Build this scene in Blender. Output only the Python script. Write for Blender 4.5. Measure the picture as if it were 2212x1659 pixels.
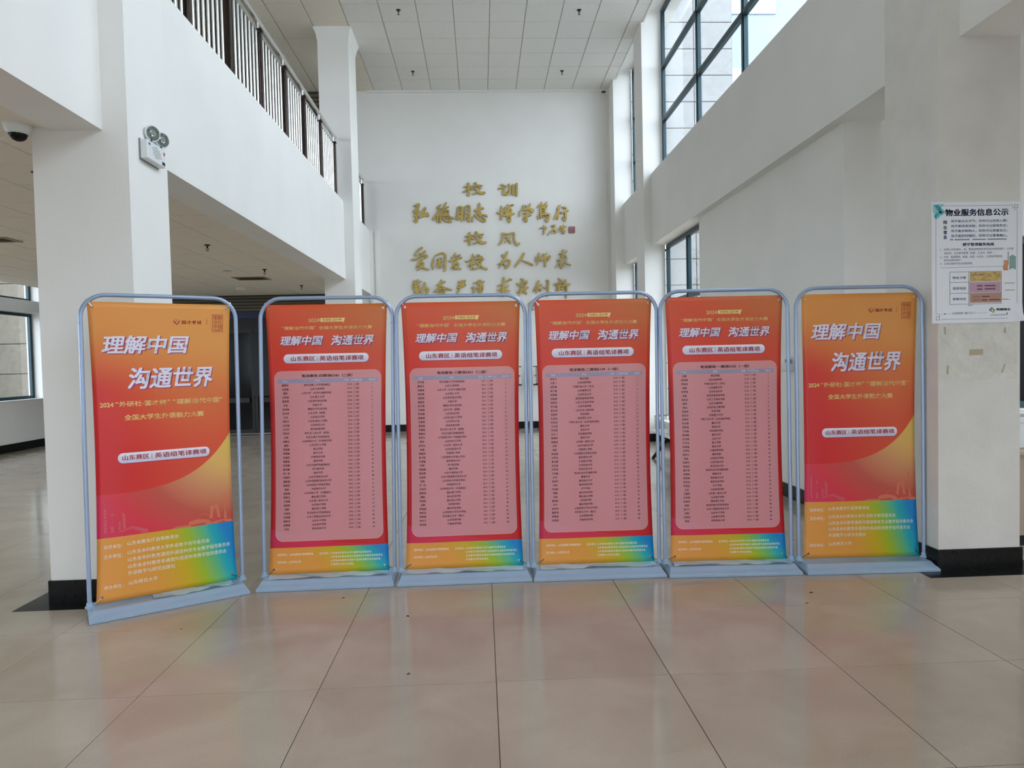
import bpy, math, random
from mathutils import Vector, Matrix
random.seed(7)
scene = bpy.context.scene
COL = scene.collection
for o in list(bpy.data.objects):
    bpy.data.objects.remove(o)

# ------------------------------------------------------------------ camera
CAM_H = 1.45771
F_PX, PITCH, ROLL, YAW = 1497.1639, 0.03245, -0.02212, 0.04361
cd = bpy.data.cameras.new('camera')
cd.sensor_fit = 'HORIZONTAL'; cd.sensor_width = 36.0
cd.lens = 36.0 * F_PX / 2212.0
cd.clip_start = 0.05; cd.clip_end = 200
cam = bpy.data.objects.new('camera', cd); COL.objects.link(cam)
_fw = Vector((math.sin(YAW), math.cos(YAW), 0)); _rt = Vector((math.cos(YAW), -math.sin(YAW), 0)); _up = Vector((0, 0, 1))
_f2 = _fw * math.cos(PITCH) - _up * math.sin(PITCH); _u2 = _up * math.cos(PITCH) + _fw * math.sin(PITCH)
_r3 = _rt * math.cos(ROLL) + _u2 * math.sin(ROLL); _u3 = _u2 * math.cos(ROLL) - _rt * math.sin(ROLL)
_m = Matrix((_r3, _u3, -_f2)).transposed().to_4x4(); _m.translation = (0, 0, CAM_H)
cam.matrix_world = _m
scene.camera = cam

# ------------------------------------------------------------------ world, exposure
w = bpy.data.worlds.new('overcast_sky'); scene.world = w; w.use_nodes = True
bg = w.node_tree.nodes['Background']
bg.inputs[0].default_value = (0.82, 0.905, 1.0, 1); bg.inputs[1].default_value = 4.0
scene.view_settings.view_transform = 'Standard'
scene.view_settings.look = 'None'
scene.view_settings.gamma = 1.0
scene.view_settings.use_curve_mapping = False
scene.view_settings.exposure = 0.9
cy = scene.cycles
cy.max_bounces = 12; cy.diffuse_bounces = 7; cy.glossy_bounces = 4; cy.transmission_bounces = 6
cy.transparent_max_bounces = 12; cy.caustics_reflective = False; cy.caustics_refractive = False
cy.sample_clamp_indirect = 6.0
cy.use_denoising = True

def portal(name, center, size, normal):
    l = bpy.data.lights.new(name, 'AREA'); l.shape = 'RECTANGLE'; l.size, l.size_y = size
    l.cycles.is_portal = True
    o = bpy.data.objects.new(name, l); COL.objects.link(o); o.location = center
    o.rotation_euler = Vector(normal).to_track_quat('-Z', 'Y').to_euler()
    return o

# ------------------------------------------------------------------ materials
def S(r, g, b):
    f = lambda c: (c / 12.92 if c <= .04045 else ((c + .055) / 1.055) ** 2.4)
    return (f(r), f(g), f(b), 1)
MATS = {}
def mat(name, col, rough=.5, metal=0., var=0., vscale=3., bump=0., bscale=60., rvar=0., spec=None, coat=0):
    if name in MATS: return MATS[name]
    m = bpy.data.materials.new(name); m.use_nodes = True
    nt = m.node_tree; b = nt.nodes['Principled BSDF']
    b.inputs['Base Color'].default_value = col; b.inputs['Roughness'].default_value = rough
    b.inputs['Metallic'].default_value = metal
    if spec is not None: b.inputs['Specular IOR Level'].default_value = spec
    if coat: b.inputs['Coat Weight'].default_value = coat
    geo = nt.nodes.new('ShaderNodeNewGeometry')
    if var or rvar:
        n = nt.nodes.new('ShaderNodeTexNoise'); n.inputs['Scale'].default_value = vscale; n.inputs['Detail'].default_value = 5
        nt.links.new(geo.outputs['Position'], n.inputs['Vector'])
        if var:
            mx = nt.nodes.new('ShaderNodeMix'); mx.data_type = 'RGBA'
            mr = nt.nodes.new('ShaderNodeMapRange'); mr.inputs[1].default_value = .3; mr.inputs[2].default_value = .7
            nt.links.new(n.outputs['Fac'], mr.inputs[0]); nt.links.new(mr.outputs[0], mx.inputs[0])
            mx.inputs[6].default_value = tuple(c * (1 - var) for c in col[:3]) + (1,)
            mx.inputs[7].default_value = tuple(min(1, c * (1 + var * .6)) for c in col[:3]) + (1,)
            nt.links.new(mx.outputs[2], b.inputs['Base Color'])
        if rvar:
            mr2 = nt.nodes.new('ShaderNodeMapRange'); mr2.inputs[1].default_value = .3; mr2.inputs[2].default_value = .7
            mr2.inputs[3].default_value = max(0, rough - rvar); mr2.inputs[4].default_value = rough + rvar
            nt.links.new(n.outputs['Fac'], mr2.inputs[0]); nt.links.new(mr2.outputs[0], b.inputs['Roughness'])
    if bump:
        n2 = nt.nodes.new('ShaderNodeTexNoise'); n2.inputs['Scale'].default_value = bscale; n2.inputs['Detail'].default_value = 4
        nt.links.new(geo.outputs['Position'], n2.inputs['Vector'])
        bp = nt.nodes.new('ShaderNodeBump'); bp.inputs['Strength'].default_value = bump; bp.inputs['Distance'].default_value = .01
        nt.links.new(n2.outputs['Fac'], bp.inputs['Height']); nt.links.new(bp.outputs[0], b.inputs['Normal'])
    MATS[name] = m
    return m
M_WALL = mat('wall_paint', S(.91, .905, .89), .75, var=.035, vscale=1.3, bump=.08, bscale=35)
M_WALLW = mat('wall_paint_worn', S(.87, .86, .84), .75, var=.06, vscale=4, bump=.15, bscale=30)
M_CEIL = mat('ceiling_panel', S(.90, .89, .87), .9, var=.03, vscale=20, bump=.3, bscale=220)
M_CEILW = mat('ceiling_panel_cream', S(.91, .875, .815), .9, var=.03, vscale=20, bump=.3, bscale=220)
M_GRID = mat('ceiling_grid_grey', S(.66, .65, .63), .8)  # grey that shows in the gaps between ceiling panels
M_BLACK = mat('black_granite', S(.09, .09, .09), .25, var=.2, vscale=40, spec=.25)
M_TEAL = mat('teal_aluminium', S(.10, .22, .25), .35, metal=.3)
M_SILL = mat('white_sill', S(.88, .88, .87), .4)
M_GROUT = mat('dark_grout', S(.30, .27, .24), .8)
M_FRAME = mat('grey_blue_tube', S(.60, .67, .78), .3, metal=.35)
M_BASE = mat('grey_blue_plastic', S(.60, .695, .79), .32, var=.04, vscale=9, coat=.2)
M_STEEL = mat('stainless_steel', S(.86, .86, .85), .22, metal=1)
M_DARKREFL = mat('steel_dark_reflection', S(.30, .26, .24), .25, metal=.9)  # stainless posts; the dark surroundings they mirror are put into the colour
M_DARK = mat('matt_black', S(.06, .06, .065), .45)
M_WHITEP = mat('white_plastic', S(.86, .87, .87), .35)
M_GOLD = mat('gold_metal', S(.78, .67, .36), .38, metal=.45, var=.18, vscale=2.2)
M_GOLDE = mat('gold_edge', S(.45, .38, .25), .45, metal=.8)
M_LOUV = mat('brown_louvre', S(.42, .39, .34), .5)
M_NAVY = mat('navy_band', S(.05, .10, .28), .4)
M_GLASSD = mat('dark_glass', S(.07, .07, .075), .12, spec=.2)
M_DGREY = mat('dark_grey_panel', S(.19, .195, .20), .45, spec=.2)
M_BEIGE = mat('beige_laminate', S(.68, .62, .55), .4, var=.05)
M_JOINT = mat('stone_joint', S(.42, .42, .41), .9)
M_STONEL = mat('tan_granite', S(.56, .53, .48), .8, var=.14, vscale=9, bump=.1, bscale=80)
M_STONE = mat('pale_granite', S(.53, .53, .53), .8, var=.10, vscale=9, bump=.1, bscale=80)
M_STONEW = mat('white_facade', S(.56, .60, .64), .8, var=.04, vscale=1)
M_ASPH = mat('grey_paving', S(.55, .55, .54), .9, var=.1)
M_CHROME = mat('chrome', S(.85, .87, .88), .08, metal=1)
M_LENS = mat('lamp_reflector', S(.62, .70, .70), .12, metal=.9, var=.5, vscale=60)
M_TAPE = mat('old_tape', S(.70, .65, .55), .5)

def glass_mat():
    m = bpy.data.materials.new('window_glass'); m.use_nodes = True; nt = m.node_tree; nt.nodes.clear()
    out = nt.nodes.new('ShaderNodeOutputMaterial'); mx = nt.nodes.new('ShaderNodeMixShader')
    tr = nt.nodes.new('ShaderNodeBsdfTransparent'); tr.inputs[0].default_value = (.93, .95, .96, 1)
    gl = nt.nodes.new('ShaderNodeBsdfGlossy'); gl.inputs['Roughness'].default_value = .02
    fr = nt.nodes.new('ShaderNodeLayerWeight'); pw = nt.nodes.new('ShaderNodeMath'); pw.operation = 'POWER'; pw.inputs[1].default_value = 4
    sc_ = nt.nodes.new('ShaderNodeMath'); sc_.operation = 'MULTIPLY_ADD'; sc_.inputs[1].default_value = .6; sc_.inputs[2].default_value = .03
    nt.links.new(fr.outputs['Facing'], pw.inputs[0]); nt.links.new(pw.outputs[0], sc_.inputs[0])
    nt.links.new(sc_.outputs[0], mx.inputs[0]); nt.links.new(tr.outputs[0], mx.inputs[1]); nt.links.new(gl.outputs[0], mx.inputs[2])
    nt.links.new(mx.outputs[0], out.inputs[0])
    return m
M_GLASS = glass_mat()

def tile_mat():
    m = bpy.data.materials.new('polished_tile'); m.use_nodes = True; nt = m.node_tree; b = nt.nodes['Principled BSDF']
    N = nt.nodes.new; L = nt.links.new
    geo = N('ShaderNodeNewGeometry'); oi = N('ShaderNodeObjectInfo')
    n1 = N('ShaderNodeTexNoise'); n1.inputs['Scale'].default_value = 2.3; n1.inputs['Detail'].default_value = 6; n1.inputs['Distortion'].default_value = .6
    n2 = N('ShaderNodeTexNoise'); n2.inputs['Scale'].default_value = 160; n2.inputs['Detail'].default_value = 3
    L(geo.outputs['Position'], n1.inputs['Vector']); L(geo.outputs['Position'], n2.inputs['Vector'])
    r1 = N('ShaderNodeValToRGB'); e = r1.color_ramp.elements
    e[0].position = .3; e[0].color = S(.665, .608, .545); e[1].position = .72; e[1].color = S(.715, .672, .612)
    L(n1.outputs['Fac'], r1.inputs[0])
    mr = N('ShaderNodeMapRange'); mr.inputs[1].default_value = .25; mr.inputs[2].default_value = .75; mr.inputs[3].default_value = .92; mr.inputs[4].default_value = 1.08
    L(n2.outputs['Fac'], mr.inputs[0])
    m2 = N('ShaderNodeMapRange'); m2.inputs[3].default_value = .95; m2.inputs[4].default_value = 1.05; L(oi.outputs['Random'], m2.inputs[0])
    mu = N('ShaderNodeMath'); mu.operation = 'MULTIPLY'; L(mr.outputs[0], mu.inputs[0]); L(m2.outputs[0], mu.inputs[1])
    vm = N('ShaderNodeVectorMath'); vm.operation = 'SCALE'; L(r1.outputs[0], vm.inputs[0]); L(mu.outputs[0], vm.inputs['Scale'])
    L(vm.outputs[0], b.inputs['Base Color'])
    mr3 = N('ShaderNodeMapRange'); mr3.inputs[1].default_value = .3; mr3.inputs[2].default_value = .7; mr3.inputs[3].default_value = .10; mr3.inputs[4].default_value = .17
    L(n1.outputs['Fac'], mr3.inputs[0]); L(mr3.outputs[0], b.inputs['Roughness'])
    b.inputs['IOR'].default_value = 1.5
    bp = N('ShaderNodeBump'); bp.inputs['Strength'].default_value = .02; bp.inputs['Distance'].default_value = .01
    n3 = N('ShaderNodeTexNoise'); n3.inputs['Scale'].default_value = 5; L(geo.outputs['Position'], n3.inputs['Vector'])
    L(n3.outputs['Fac'], bp.inputs['Height']); L(bp.outputs[0], b.inputs['Normal'])
    return m
M_TILE = tile_mat()

# ------------------------------------------------------------------ mesh helpers
class MB:
    def __init__(s): s.v = []; s.f = []; s.uv = None
    def add(s, vs, fs):
        n = len(s.v); s.v += [tuple(p) for p in vs]; s.f += [tuple(i + n for i in f) for f in fs]; return s
    def box(s, x0, x1, y0, y1, z0, z1):
        return s.add([(x0,y0,z0),(x1,y0,z0),(x1,y1,z0),(x0,y1,z0),(x0,y0,z1),(x1,y0,z1),(x1,y1,z1),(x0,y1,z1)],
                     [(0,3,2,1),(4,5,6,7),(0,1,5,4),(1,2,6,5),(2,3,7,6),(3,0,4,7)])
    def bbox(s, x0, x1, y0, y1, z0, z1, b):            # box with chamfered edges
        vs = []; 
        for z, i in ((z0, b), (z0 + b, 0), (z1 - b, 0), (z1, b)):
            X0, X1, Y0, Y1 = x0 + i, x1 - i, y0 + i, y1 - i
            vs += [(X0+b,Y0,z),(X1-b,Y0,z),(X1,Y0+b,z),(X1,Y1-b,z),(X1-b,Y1,z),(X0+b,Y1,z),(X0,Y1-b,z),(X0,Y0+b,z)]
        fs = [tuple(range(7, -1, -1)), tuple(range(24, 32))]
        for k in range(3):
            for j in range(8):
                a = k*8+j; c = k*8+(j+1) % 8; fs.append((a, c, c+8, a+8))
        return s.add(vs, fs)
    def prism(s, pts, axis, a, b):                      # 2-D polygon pts extruded along axis from a to b
        n = len(pts)
        def P(p, t):
            return {'x': (t, p[0], p[1]), 'y': (p[0], t, p[1]), 'z': (p[0], p[1], t)}[axis]
        vs = [P(p, a) for p in pts] + [P(p, b) for p in pts]
        fs = [tuple(range(n - 1, -1, -1)), tuple(range(n, 2 * n))] + [(i, (i+1) % n, (i+1) % n + n, i + n) for i in range(n)]
        return s.add(vs, fs)
    def tube(s, path, r, n=12, cap=True, rs=None):
        path = [Vector(p) for p in path]; k = len(path); vs = []; 
        t0 = (path[1] - path[0]).normalized(); ref = Vector((0, 0, 1)) if abs(t0.z) < .9 else Vector((0, 1, 0))
        for i, p in enumerate(path):
            t = (path[min(i+1, k-1)] - path[max(i-1, 0)]).normalized()
            u = t.cross(ref)
            if u.length < 1e-3: u = t.orthogonal()
            u.normalize(); v = t.cross(u).normalized(); ref = -v if False else ref
            rr = rs[i] if rs else r
            vs += [p + u * rr * math.cos(2*math.pi*j/n) + v * rr * math.sin(2*math.pi*j/n) for j in range(n)]
        fs = [(i*n+j, i*n+(j+1) % n, (i+1)*n+(j+1) % n, (i+1)*n+j) for i in range(k-1) for j in range(n)]
        if cap: fs += [tuple(range(n-1, -1, -1)), tuple(range((k-1)*n, k*n))]
        return s.add(vs, fs)
    def lathe(s, prof, c=(0, 0, 0), n=20, axis=(0, 0, 1)):   # prof: (radius, height)
        q = Vector((0, 0, 1)).rotation_difference(Vector(axis)); c = Vector(c); vs = []
        for r, z in prof:
            vs += [c + q @ Vector((r*math.cos(2*math.pi*j/n), r*math.sin(2*math.pi*j/n), z)) for j in range(n)]
        k = len(prof)
        fs = [(i*n+j, i*n+(j+1) % n, (i+1)*n+(j+1) % n, (i+1)*n+j) for i in range(k-1) for j in range(n)]
        fs += [tuple(range(n-1, -1, -1)), tuple(range((k-1)*n, k*n))]
        return s.add(vs, fs)
    def mesh(s, name, m, smooth=False):
        me = bpy.data.meshes.new(name); me.from_pydata(s.v, [], s.f); me.validate(); me.update()
        if m: me.materials.append(m)
        if smooth:
            for p in me.polygons: p.use_smooth = True
            try: me.set_sharp_from_angle(angle=math.radians(40))
            except Exception: pass
        return me

def link(name, me, parent=None, loc=None):
    o = bpy.data.objects.new(name, me); COL.objects.link(o)
    if parent: o.parent = parent
    if loc: o.location = loc
    return o
def obj(name, mb, m, parent=None, smooth=False, loc=None):
    return link(name, mb.mesh(name, m, smooth), parent, loc)
def tag(o, label, cat=None, group=None, kind=None):
    if label: o['label'] = label
    if cat: o['category'] = cat
    if group: o['group'] = group
    if kind: o['kind'] = kind
    return o
def empty(name, loc=(0, 0, 0), rz=0):
    e = bpy.data.objects.new(name, None); COL.objects.link(e); e.location = loc; e.rotation_euler = (0, 0, rz)
    e.empty_display_size = .1
    return e
def struct(name, mb, m, label, cat, smooth=False):
    o = obj(name, mb, m, None, smooth); return tag(o, label, cat, kind='structure')
def copy_tree(o, parent=None):
    c = o.copy(); COL.objects.link(c)
    if parent: c.parent = parent
    for ch in list(o.children): copy_tree(ch, c)
    return c

# ------------------------------------------------------------------ the hall
ZC = 7.247        # high ceiling
ZL = 2.97         # low ceiling of the side aisle
YB = 15.0         # end wall
# floor
fl = struct('floor', MB().box(-9.2, 7.2, -6.2, 17.0, -.12, -.004), M_GROUT, 'polished beige tile floor of the hall with thin dark joints', 'floor')
def tile_mb(x0, x1, y0, y1, z=0.0, g=.0016, b=.0012):
    return MB().add([(x0+g,y0+g,-.0035),(x1-g,y0+g,-.0035),(x1-g,y1-g,-.0035),(x0+g,y1-g,-.0035),
                     (x0+g,y0+g,z-b),(x1-g,y0+g,z-b),(x1-g,y1-g,z-b),(x0+g,y1-g,z-b),
                     (x0+g+b,y0+g+b,z),(x1-g-b,y0+g+b,z),(x1-g-b,y1-g-b,z),(x0+g+b,y1-g-b,z)],
                    [(0,1,5,4),(1,2,6,5),(2,3,7,6),(3,0,4,7),(4,5,9,8),(5,6,10,9),(6,7,11,10),(7,4,8,11),(8,9,10,11)])
tme = tile_mb(0, .8, 0, .8).mesh('floor_tile', M_TILE)
X0, Y0 = .0345, 2.3176
rest = MB()
for j in range(-10, 18):
    for i in range(-11, 9):
        x, y = X0 + .8*i, Y0 + .8*j
        if -1 <= j < 16 and i < 6 and not (y > 14.9):
            link('floor_tile', tme, fl, (x, y, 0))
        else:
            t = tile_mb(x, x+.8, y, min(y+.8, 16.98)); rest.add(t.v, t.f)
tag(obj('distant_floor_tiles', rest, M_TILE, fl), None, kind='stuff')

# high ceiling
ce = struct('ceiling', MB().box(-9.2, 2.9, -6.2, 17.0, ZC+.012, ZC+.3), M_GRID, 'high suspended ceiling of square grey panels above the hall', 'ceiling')
def panel_mb(w, d, up=.010):
    b = .006
    return MB().add([(0,0,up),(w,0,up),(w,d,up),(0,d,up),(b,b,0),(w-b,b,0),(w-b,d-b,0),(b,d-b,0)],
                    [(0,4,5,1),(1,5,6,2),(2,6,7,3),(3,7,4,0),(4,7,6,5)])
CG = .0045
pme = panel_mb(.6-2*CG, .6-2*CG).mesh('ceiling_tile', M_CEIL)
pmc = panel_mb(.6-2*CG, .6-2*CG).mesh('ceiling_tile', M_CEILW)
CX, CY = -1.527, YB
rest = MB(); cnt = 0
for j in range(-3, 36):
    for i in range(-13, 8):
        x, y = CX + .6*i, CY - .6*(j+1)
        if x < -9.0 or y > 14.9 or y < -6.2: continue
        wd = .6 if i < 7 else .227
        if y > 5.9 and x > -5.2 and cnt < 295:
            cnt += 1
            if i < 7: link('ceiling_tile', pmc if x < -2.6 else pme, ce, (x+CG, y+CG, ZC))
            else: link('ceiling_tile', panel_mb(wd-CG, .6-2*CG).mesh('ceiling_tile', M_CEIL), ce, (x+CG, y+CG, ZC))
        else:
            t = panel_mb(wd-CG*2, .6-2*CG); rest.add([(a+x+CG, b+y+CG, c+ZC) for a, b, c in t.v], t.f)
tag(obj('outer_ceiling_tiles', rest, M_CEIL, ce), None, kind='stuff')
struct('trim_1', MB().box(2.9, 2.93, -6.2, 14.4, ZC-.01, ZC+.45).box(-2.3, 2.9, 14.955, 15.0, ZC-.035, ZC+.012), M_WALL, 'narrow white edge moulding around the high ceiling', 'trim')
struct('trim_2', MB().box(2.72, 2.88, 14.94, 14.999, ZC-.06, ZC-.036), M_DARK, 'black strip standing in for the dark gap at the ceiling corner over the end wall', 'trim')  # solid strip, the shade of a corner gap put into its black colour

# low ceiling of the aisle
lc = struct('ceiling_low', MB().box(-7.9, -2.64, -6.2, YB, ZL+.012, ZL+.25), M_GRID, 'low cream panel ceiling of the left aisle', 'ceiling')
rest = MB(); cnt = 0
for j in range(-22, 15):
    for i in range(0, 9):
        y = 6.42 + .6*j; x1 = -2.64 - (.46 if i else 0) - .6*max(0, i-1); x0 = -3.10 - .6*i
        if x0 < -7.9: x0 = -7.9
        if y + .6 > YB or x1 - x0 < .1: continue
        wd = x1 - x0
        if y > 3.5 and cnt < 180:
            cnt += 1; link('ceiling_tile', pmc if abs(wd-.6) < .01 else panel_mb(wd-2*CG, .6-2*CG).mesh('ceiling_tile', M_CEILW), lc, (x0+CG, y+CG, ZL))
        else:
            t = panel_mb(wd-2*CG, .6-2*CG); rest.add([(a+x0+CG, b+y+CG, c+ZL) for a, b, c in t.v], t.f)
tag(obj('outer_ceiling_tiles', rest, M_CEILW, lc), None, kind='stuff')
struct('ceiling_pocket', MB().box(-8.65, -7.9, -6.2, YB, 3.45, 3.6).box(-7.93, -7.9, -6.2, YB, ZL, 3.45), M_WALL, 'white raised strip of ceiling along the left windows', 'ceiling')

# upper floor slab
struct('slab', MB().box(-8.65, -2.4, -6.2, 16.8, 3.6, 4.2), M_WALL, 'upper floor slab behind the balcony beam', 'slab')

# columns (four in view)
def column(x0, x1, y0, y1, ztop, label, crown=None, worn=False):
    mb = MB().box(x0, x1, y0, y1, 0, ztop)
    c = struct('column', mb, M_WALLW if worn else M_WALL, label, 'column')
    return c
def plinth(name, x0, x1, y0, y1, col_, strip=True, zt=.14):
    t = .012
    obj(name, MB().box(x0-t, x1+t, y0-t, y1+t, 0, zt), M_BLACK, col_)
    if strip:
        s = .15
        mb = MB()
        mb.prism([(x0-s,y0-s),(x1+s,y0-s),(x1+t,y0-t),(x0-t,y0-t)], 'z', -.002, .0015)
        mb.prism([(x1+s,y0-s),(x1+s,y1+s),(x1+t,y1+t),(x1+t,y0-t)], 'z', -.002, .0015)
        mb.prism([(x0-s,y0-s),(x0-t,y0-t),(x0-t,y1+t),(x0-s,y1+s)], 'z', -.002, .0015)
        mb.prism([(x0-t,y1+t),(x1+t,y1+t),(x1+s,y1+s),(x0-s,y1+s)], 'z', -.002, .0015)
        obj('floor_border', mb, M_BLACK, col_)
c1 = column(-2.745, -2.164, 4.46, 5.0, ZC, 'square white column beside the leftmost banner, carrying the emergency light')
plinth('plinth', -2.745, -2.164, 4.46, 5.0, c1)
c2 = column(-2.68, -2.158, 12.2, 12.9, ZC, 'square white column at the far end of the balcony railing')
plinth('plinth', -2.68, -2.158, 12.2, 12.9, c2)
_cv = MB()
for _z, _o in ((-.20, .004), (-.17, .012), (-.12, .018), (-.07, .032), (-.03, .055), (0, .062)):
    _cv.v += [(-2.68-_o, 12.2-_o, ZC+_z), (-2.158+_o, 12.2-_o, ZC+_z), (-2.158+_o, 12.9+_o, ZC+_z), (-2.68-_o, 12.9+_o, ZC+_z)]
_cv.f = [(k*4+j, k*4+(j+1) % 4, k*4+4+(j+1) % 4, k*4+4+j) for k in range(5) for j in range(4)] + [(0, 3, 2, 1)]
obj('crown_moulding', _cv, M_WALL, c2)
c3 = column(3.02, 3.58, 4.46, 5.05, ZC+.2, 'worn white square column with the notice board on its front', worn=True)
plinth('plinth', 3.02, 3.58, 4.46, 5.05, c3)
for pts in ([(3.062,1.575),(3.072,1.572),(3.074,1.622),(3.058,1.625)], [(3.465,1.575),(3.485,1.577),(3.482,1.60),(3.476,1.62),(3.470,1.60)],
            [(3.232,1.430),(3.326,1.433),(3.326,1.472),(3.232,1.470)], [(3.076,1.310),(3.090,1.310),(3.092,1.368),(3.078,1.368)],
            [(3.448,1.308),(3.460,1.312),(3.483,1.370),(3.473,1.373)]):
    obj('tape_mark', MB().prism(pts, 'y', 4.4580, 4.4602), M_TAPE, c3)
obj('plaster_patch', MB().prism([(3.03,1.65),(3.03,1.262),(3.2,1.258),(3.38,1.272),(3.56,1.27),(3.565,1.65)], 'y', 4.4588, 4.4603), mat('patched_plaster', S(.86,.85,.82), .8, var=.09, vscale=14, bump=.4, bscale=40), c3)
c4 = column(2.88, 3.24, 12.0, 12.6, ZC+.2, 'square white column between the tall right windows')
plinth('plinth', 2.88, 3.24, 12.0, 12.6, c4, strip=False)
c5 = column(2.86, 3.24, 14.45, 15.2, ZC+.2, 'narrow white pilaster in the corner beside the end wall')
plinth('plinth', 2.86, 3.24, 14.45, 14.99, c5, strip=False)

# balcony beams (left) and spandrel beams (right)
struct('beam', MB().box(-2.645, -2.317, 5.0, 12.2, 2.95, 4.29), M_WALL, 'long white balcony beam under the railing between two columns', 'beam')
struct('beam', MB().box(-2.645, -2.317, 12.9, YB, 2.96, 4.31), M_WALL, 'short white balcony beam beyond the far left column', 'beam')
struct('beam', MB().box(-2.645, -2.317, -6.2, 4.46, 2.95, 4.6), M_WALL, 'white beam at the top left corner, ending on the near column', 'beam')
struct('beam', MB().box(3.02, 3.26, 5.05, 12.0, 3.43, 4.66), M_WALL, 'deep white spandrel beam between upper and lower right windows', 'beam')
struct('beam', MB().box(3.05, 3.26, 12.6, 14.45, 3.44, 4.70), M_WALL, 'short spandrel beam in the far right bay', 'beam')
struct('beam', MB().box(3.169, 3.56, -6.2, 4.46, 3.515, 4.6), M_WALL, 'white beam ending on the right column above the notice board', 'beam')

# walls
struct('wall_back', MB().box(-2.75, 3.3, YB, 15.25, 0, ZC+.4), M_WALL, 'tall white end wall carrying the gold characters', 'wall')
struct('baseboard_back', MB().box(-2.3, 2.86, YB-.015, YB, 0, .15), M_BLACK, 'black stone skirting along the end wall', 'baseboard')
# strips at the left corner of the end wall
struct('trim_3', MB().box(-2.317, -2.25, 14.94, 15.0, 0, 4.3).box(-2.2, -2.12, 14.96, 15.0, 2.9, 4.3), M_WALL, 'pipe boxing in the corner where balcony beam meets end wall', 'trim')
struct('trim_4', MB().box(2.80, 2.862, 14.93, 15.0, 0, ZC-.03), M_WALLW, 'thin vertical moulding in the right corner of the end wall', 'trim')
# right side: low infill wall and outer wall with windows
wr = MB().box(3.125, 3.4, 5.83, 9.75, 0, 3.43)
wr.box(3.4, 7.0, 5.83, 6.05, 2.45, 4.0).box(3.4, 7.0, 5.83, 6.05, 0, .95).box(3.4, 3.9, 5.83, 6.05, .95, 2.45)
struct('wall_right', wr, M_WALL, 'white wall panel under the right spandrel beam', 'wall')
struct('baseboard_right', MB().box(3.11, 3.125, 5.83, 9.75, 0, .14), M_BLACK, 'black stone skirting along the right wall panel', 'baseboard')
struct('wall_right_outer', MB().box(3.2, 3.45, 9.75, 12.0, 0, .38).box(3.2, 3.45, 12.6, 14.45, 0, .38)
       .box(3.26, 3.45, 5.05, 14.45, 3.43, 4.66).box(3.26, 3.45, 12.5, 14.5, 3.43, 4.7), M_WALL, 'low white wall below the tall right windows', 'wall')
struct('baseboard_right_outer', MB().box(3.187, 3.2, 9.75, 12.0, 0, .14), M_BLACK, 'black stone skirting under the right window', 'baseboard')
struct('windowsill', MB().box(3.1, 3.24, 9.76, 11.99, .35, .385), M_SILL, 'white sill of the lower right window above the steel bench', 'windowsill')
# roof pocket over right windows
struct('ceiling_right', MB().box(2.93, 3.5, -6.2, 15.2, ZC+.2, ZC+.35).box(3.17, 3.5, -6.2, -4.2, 4.6, ZC+.35), M_WALL, 'strip of white ceiling over the tall right windows', 'ceiling')
# right side bay (mostly out of frame)
struct('ceiling_side', MB().box(3.56, 7.0, -6.2, 5.83, 4.0, 4.15).box(3.45, 7.2, 5.83, 6.05, 4.0, 4.2), M_WALL, 'white ceiling of the side bay right of the near column', 'ceiling')
struct('wall_side', MB().box(7.0, 7.2, -6.2, 6.05, 0, .8).box(7.0, 7.2, -6.2, 6.05, 3.0, 4.2).box(7.0, 7.2, -6.2, -4.6, .8, 3).box(7.0, 7.2, -2.5, 3.0, .8, 3), M_WALL, 'unseen white outer wall of the side bay with openings added for light', 'wall')  # unseen wall; its unglazed openings are added to brighten the bay
# left outer wall with windows, aisle end wall
wl = MB()
WY = [(-4.5, -1.0), (0.5, 4.2), (5.6, 9.0), (10.4, 14.1)]
ys = -6.2
for a, b in WY:
    wl.box(-8.95, -8.65, ys, a, 0, 3.6); wl.box(-8.95, -8.65, a, b, 0, .92).box(-8.95, -8.65, a, b, 2.61, 2.83).box(-8.95, -8.65, a, b, 3.4, 3.6); ys = b
wl.box(-8.95, -8.65, ys, YB+.3, 0, 3.6)
wl.box(-8.95, -8.65, -6.2, 17.0, 3.6, 5.2).box(-8.95, -8.65, -6.2, 17.0, 6.6, 7.6).box(-8.95, -8.65, 9, 17.0, 5.2, 6.6).box(-8.95, -8.65, -6.2, -4, 5.2, 6.6)
struct('wall_left', wl, M_WALL, 'white outer wall of the left aisle with deep window openings', 'wall')
struct('baseboard_left', MB().box(-8.65, -8.635, -6.2, YB, 0, .15), M_BLACK, 'black stone skirting along the left aisle wall', 'baseboard')
sl = MB()
for a, b in WY: sl.box(-8.95, -8.62, a-.02, b+.02, .905, .94)
struct('windowsill', sl, M_SILL, 'white sill of the left aisle windows', 'windowsill')
# hall front (behind the camera): unseen wall, its open doorway added to let in daylight
struct('wall_front', MB().box(-9.2, -2.2, -6.4, -6.2, 0, 7.6).box(2.6, 7.2, -6.4, -6.2, 0, 7.6).box(-2.2, 2.6, -6.4, -6.2, 2.4, 7.6),
       M_WALL, 'unseen white entrance wall with an open doorway added for daylight', 'wall')

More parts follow.
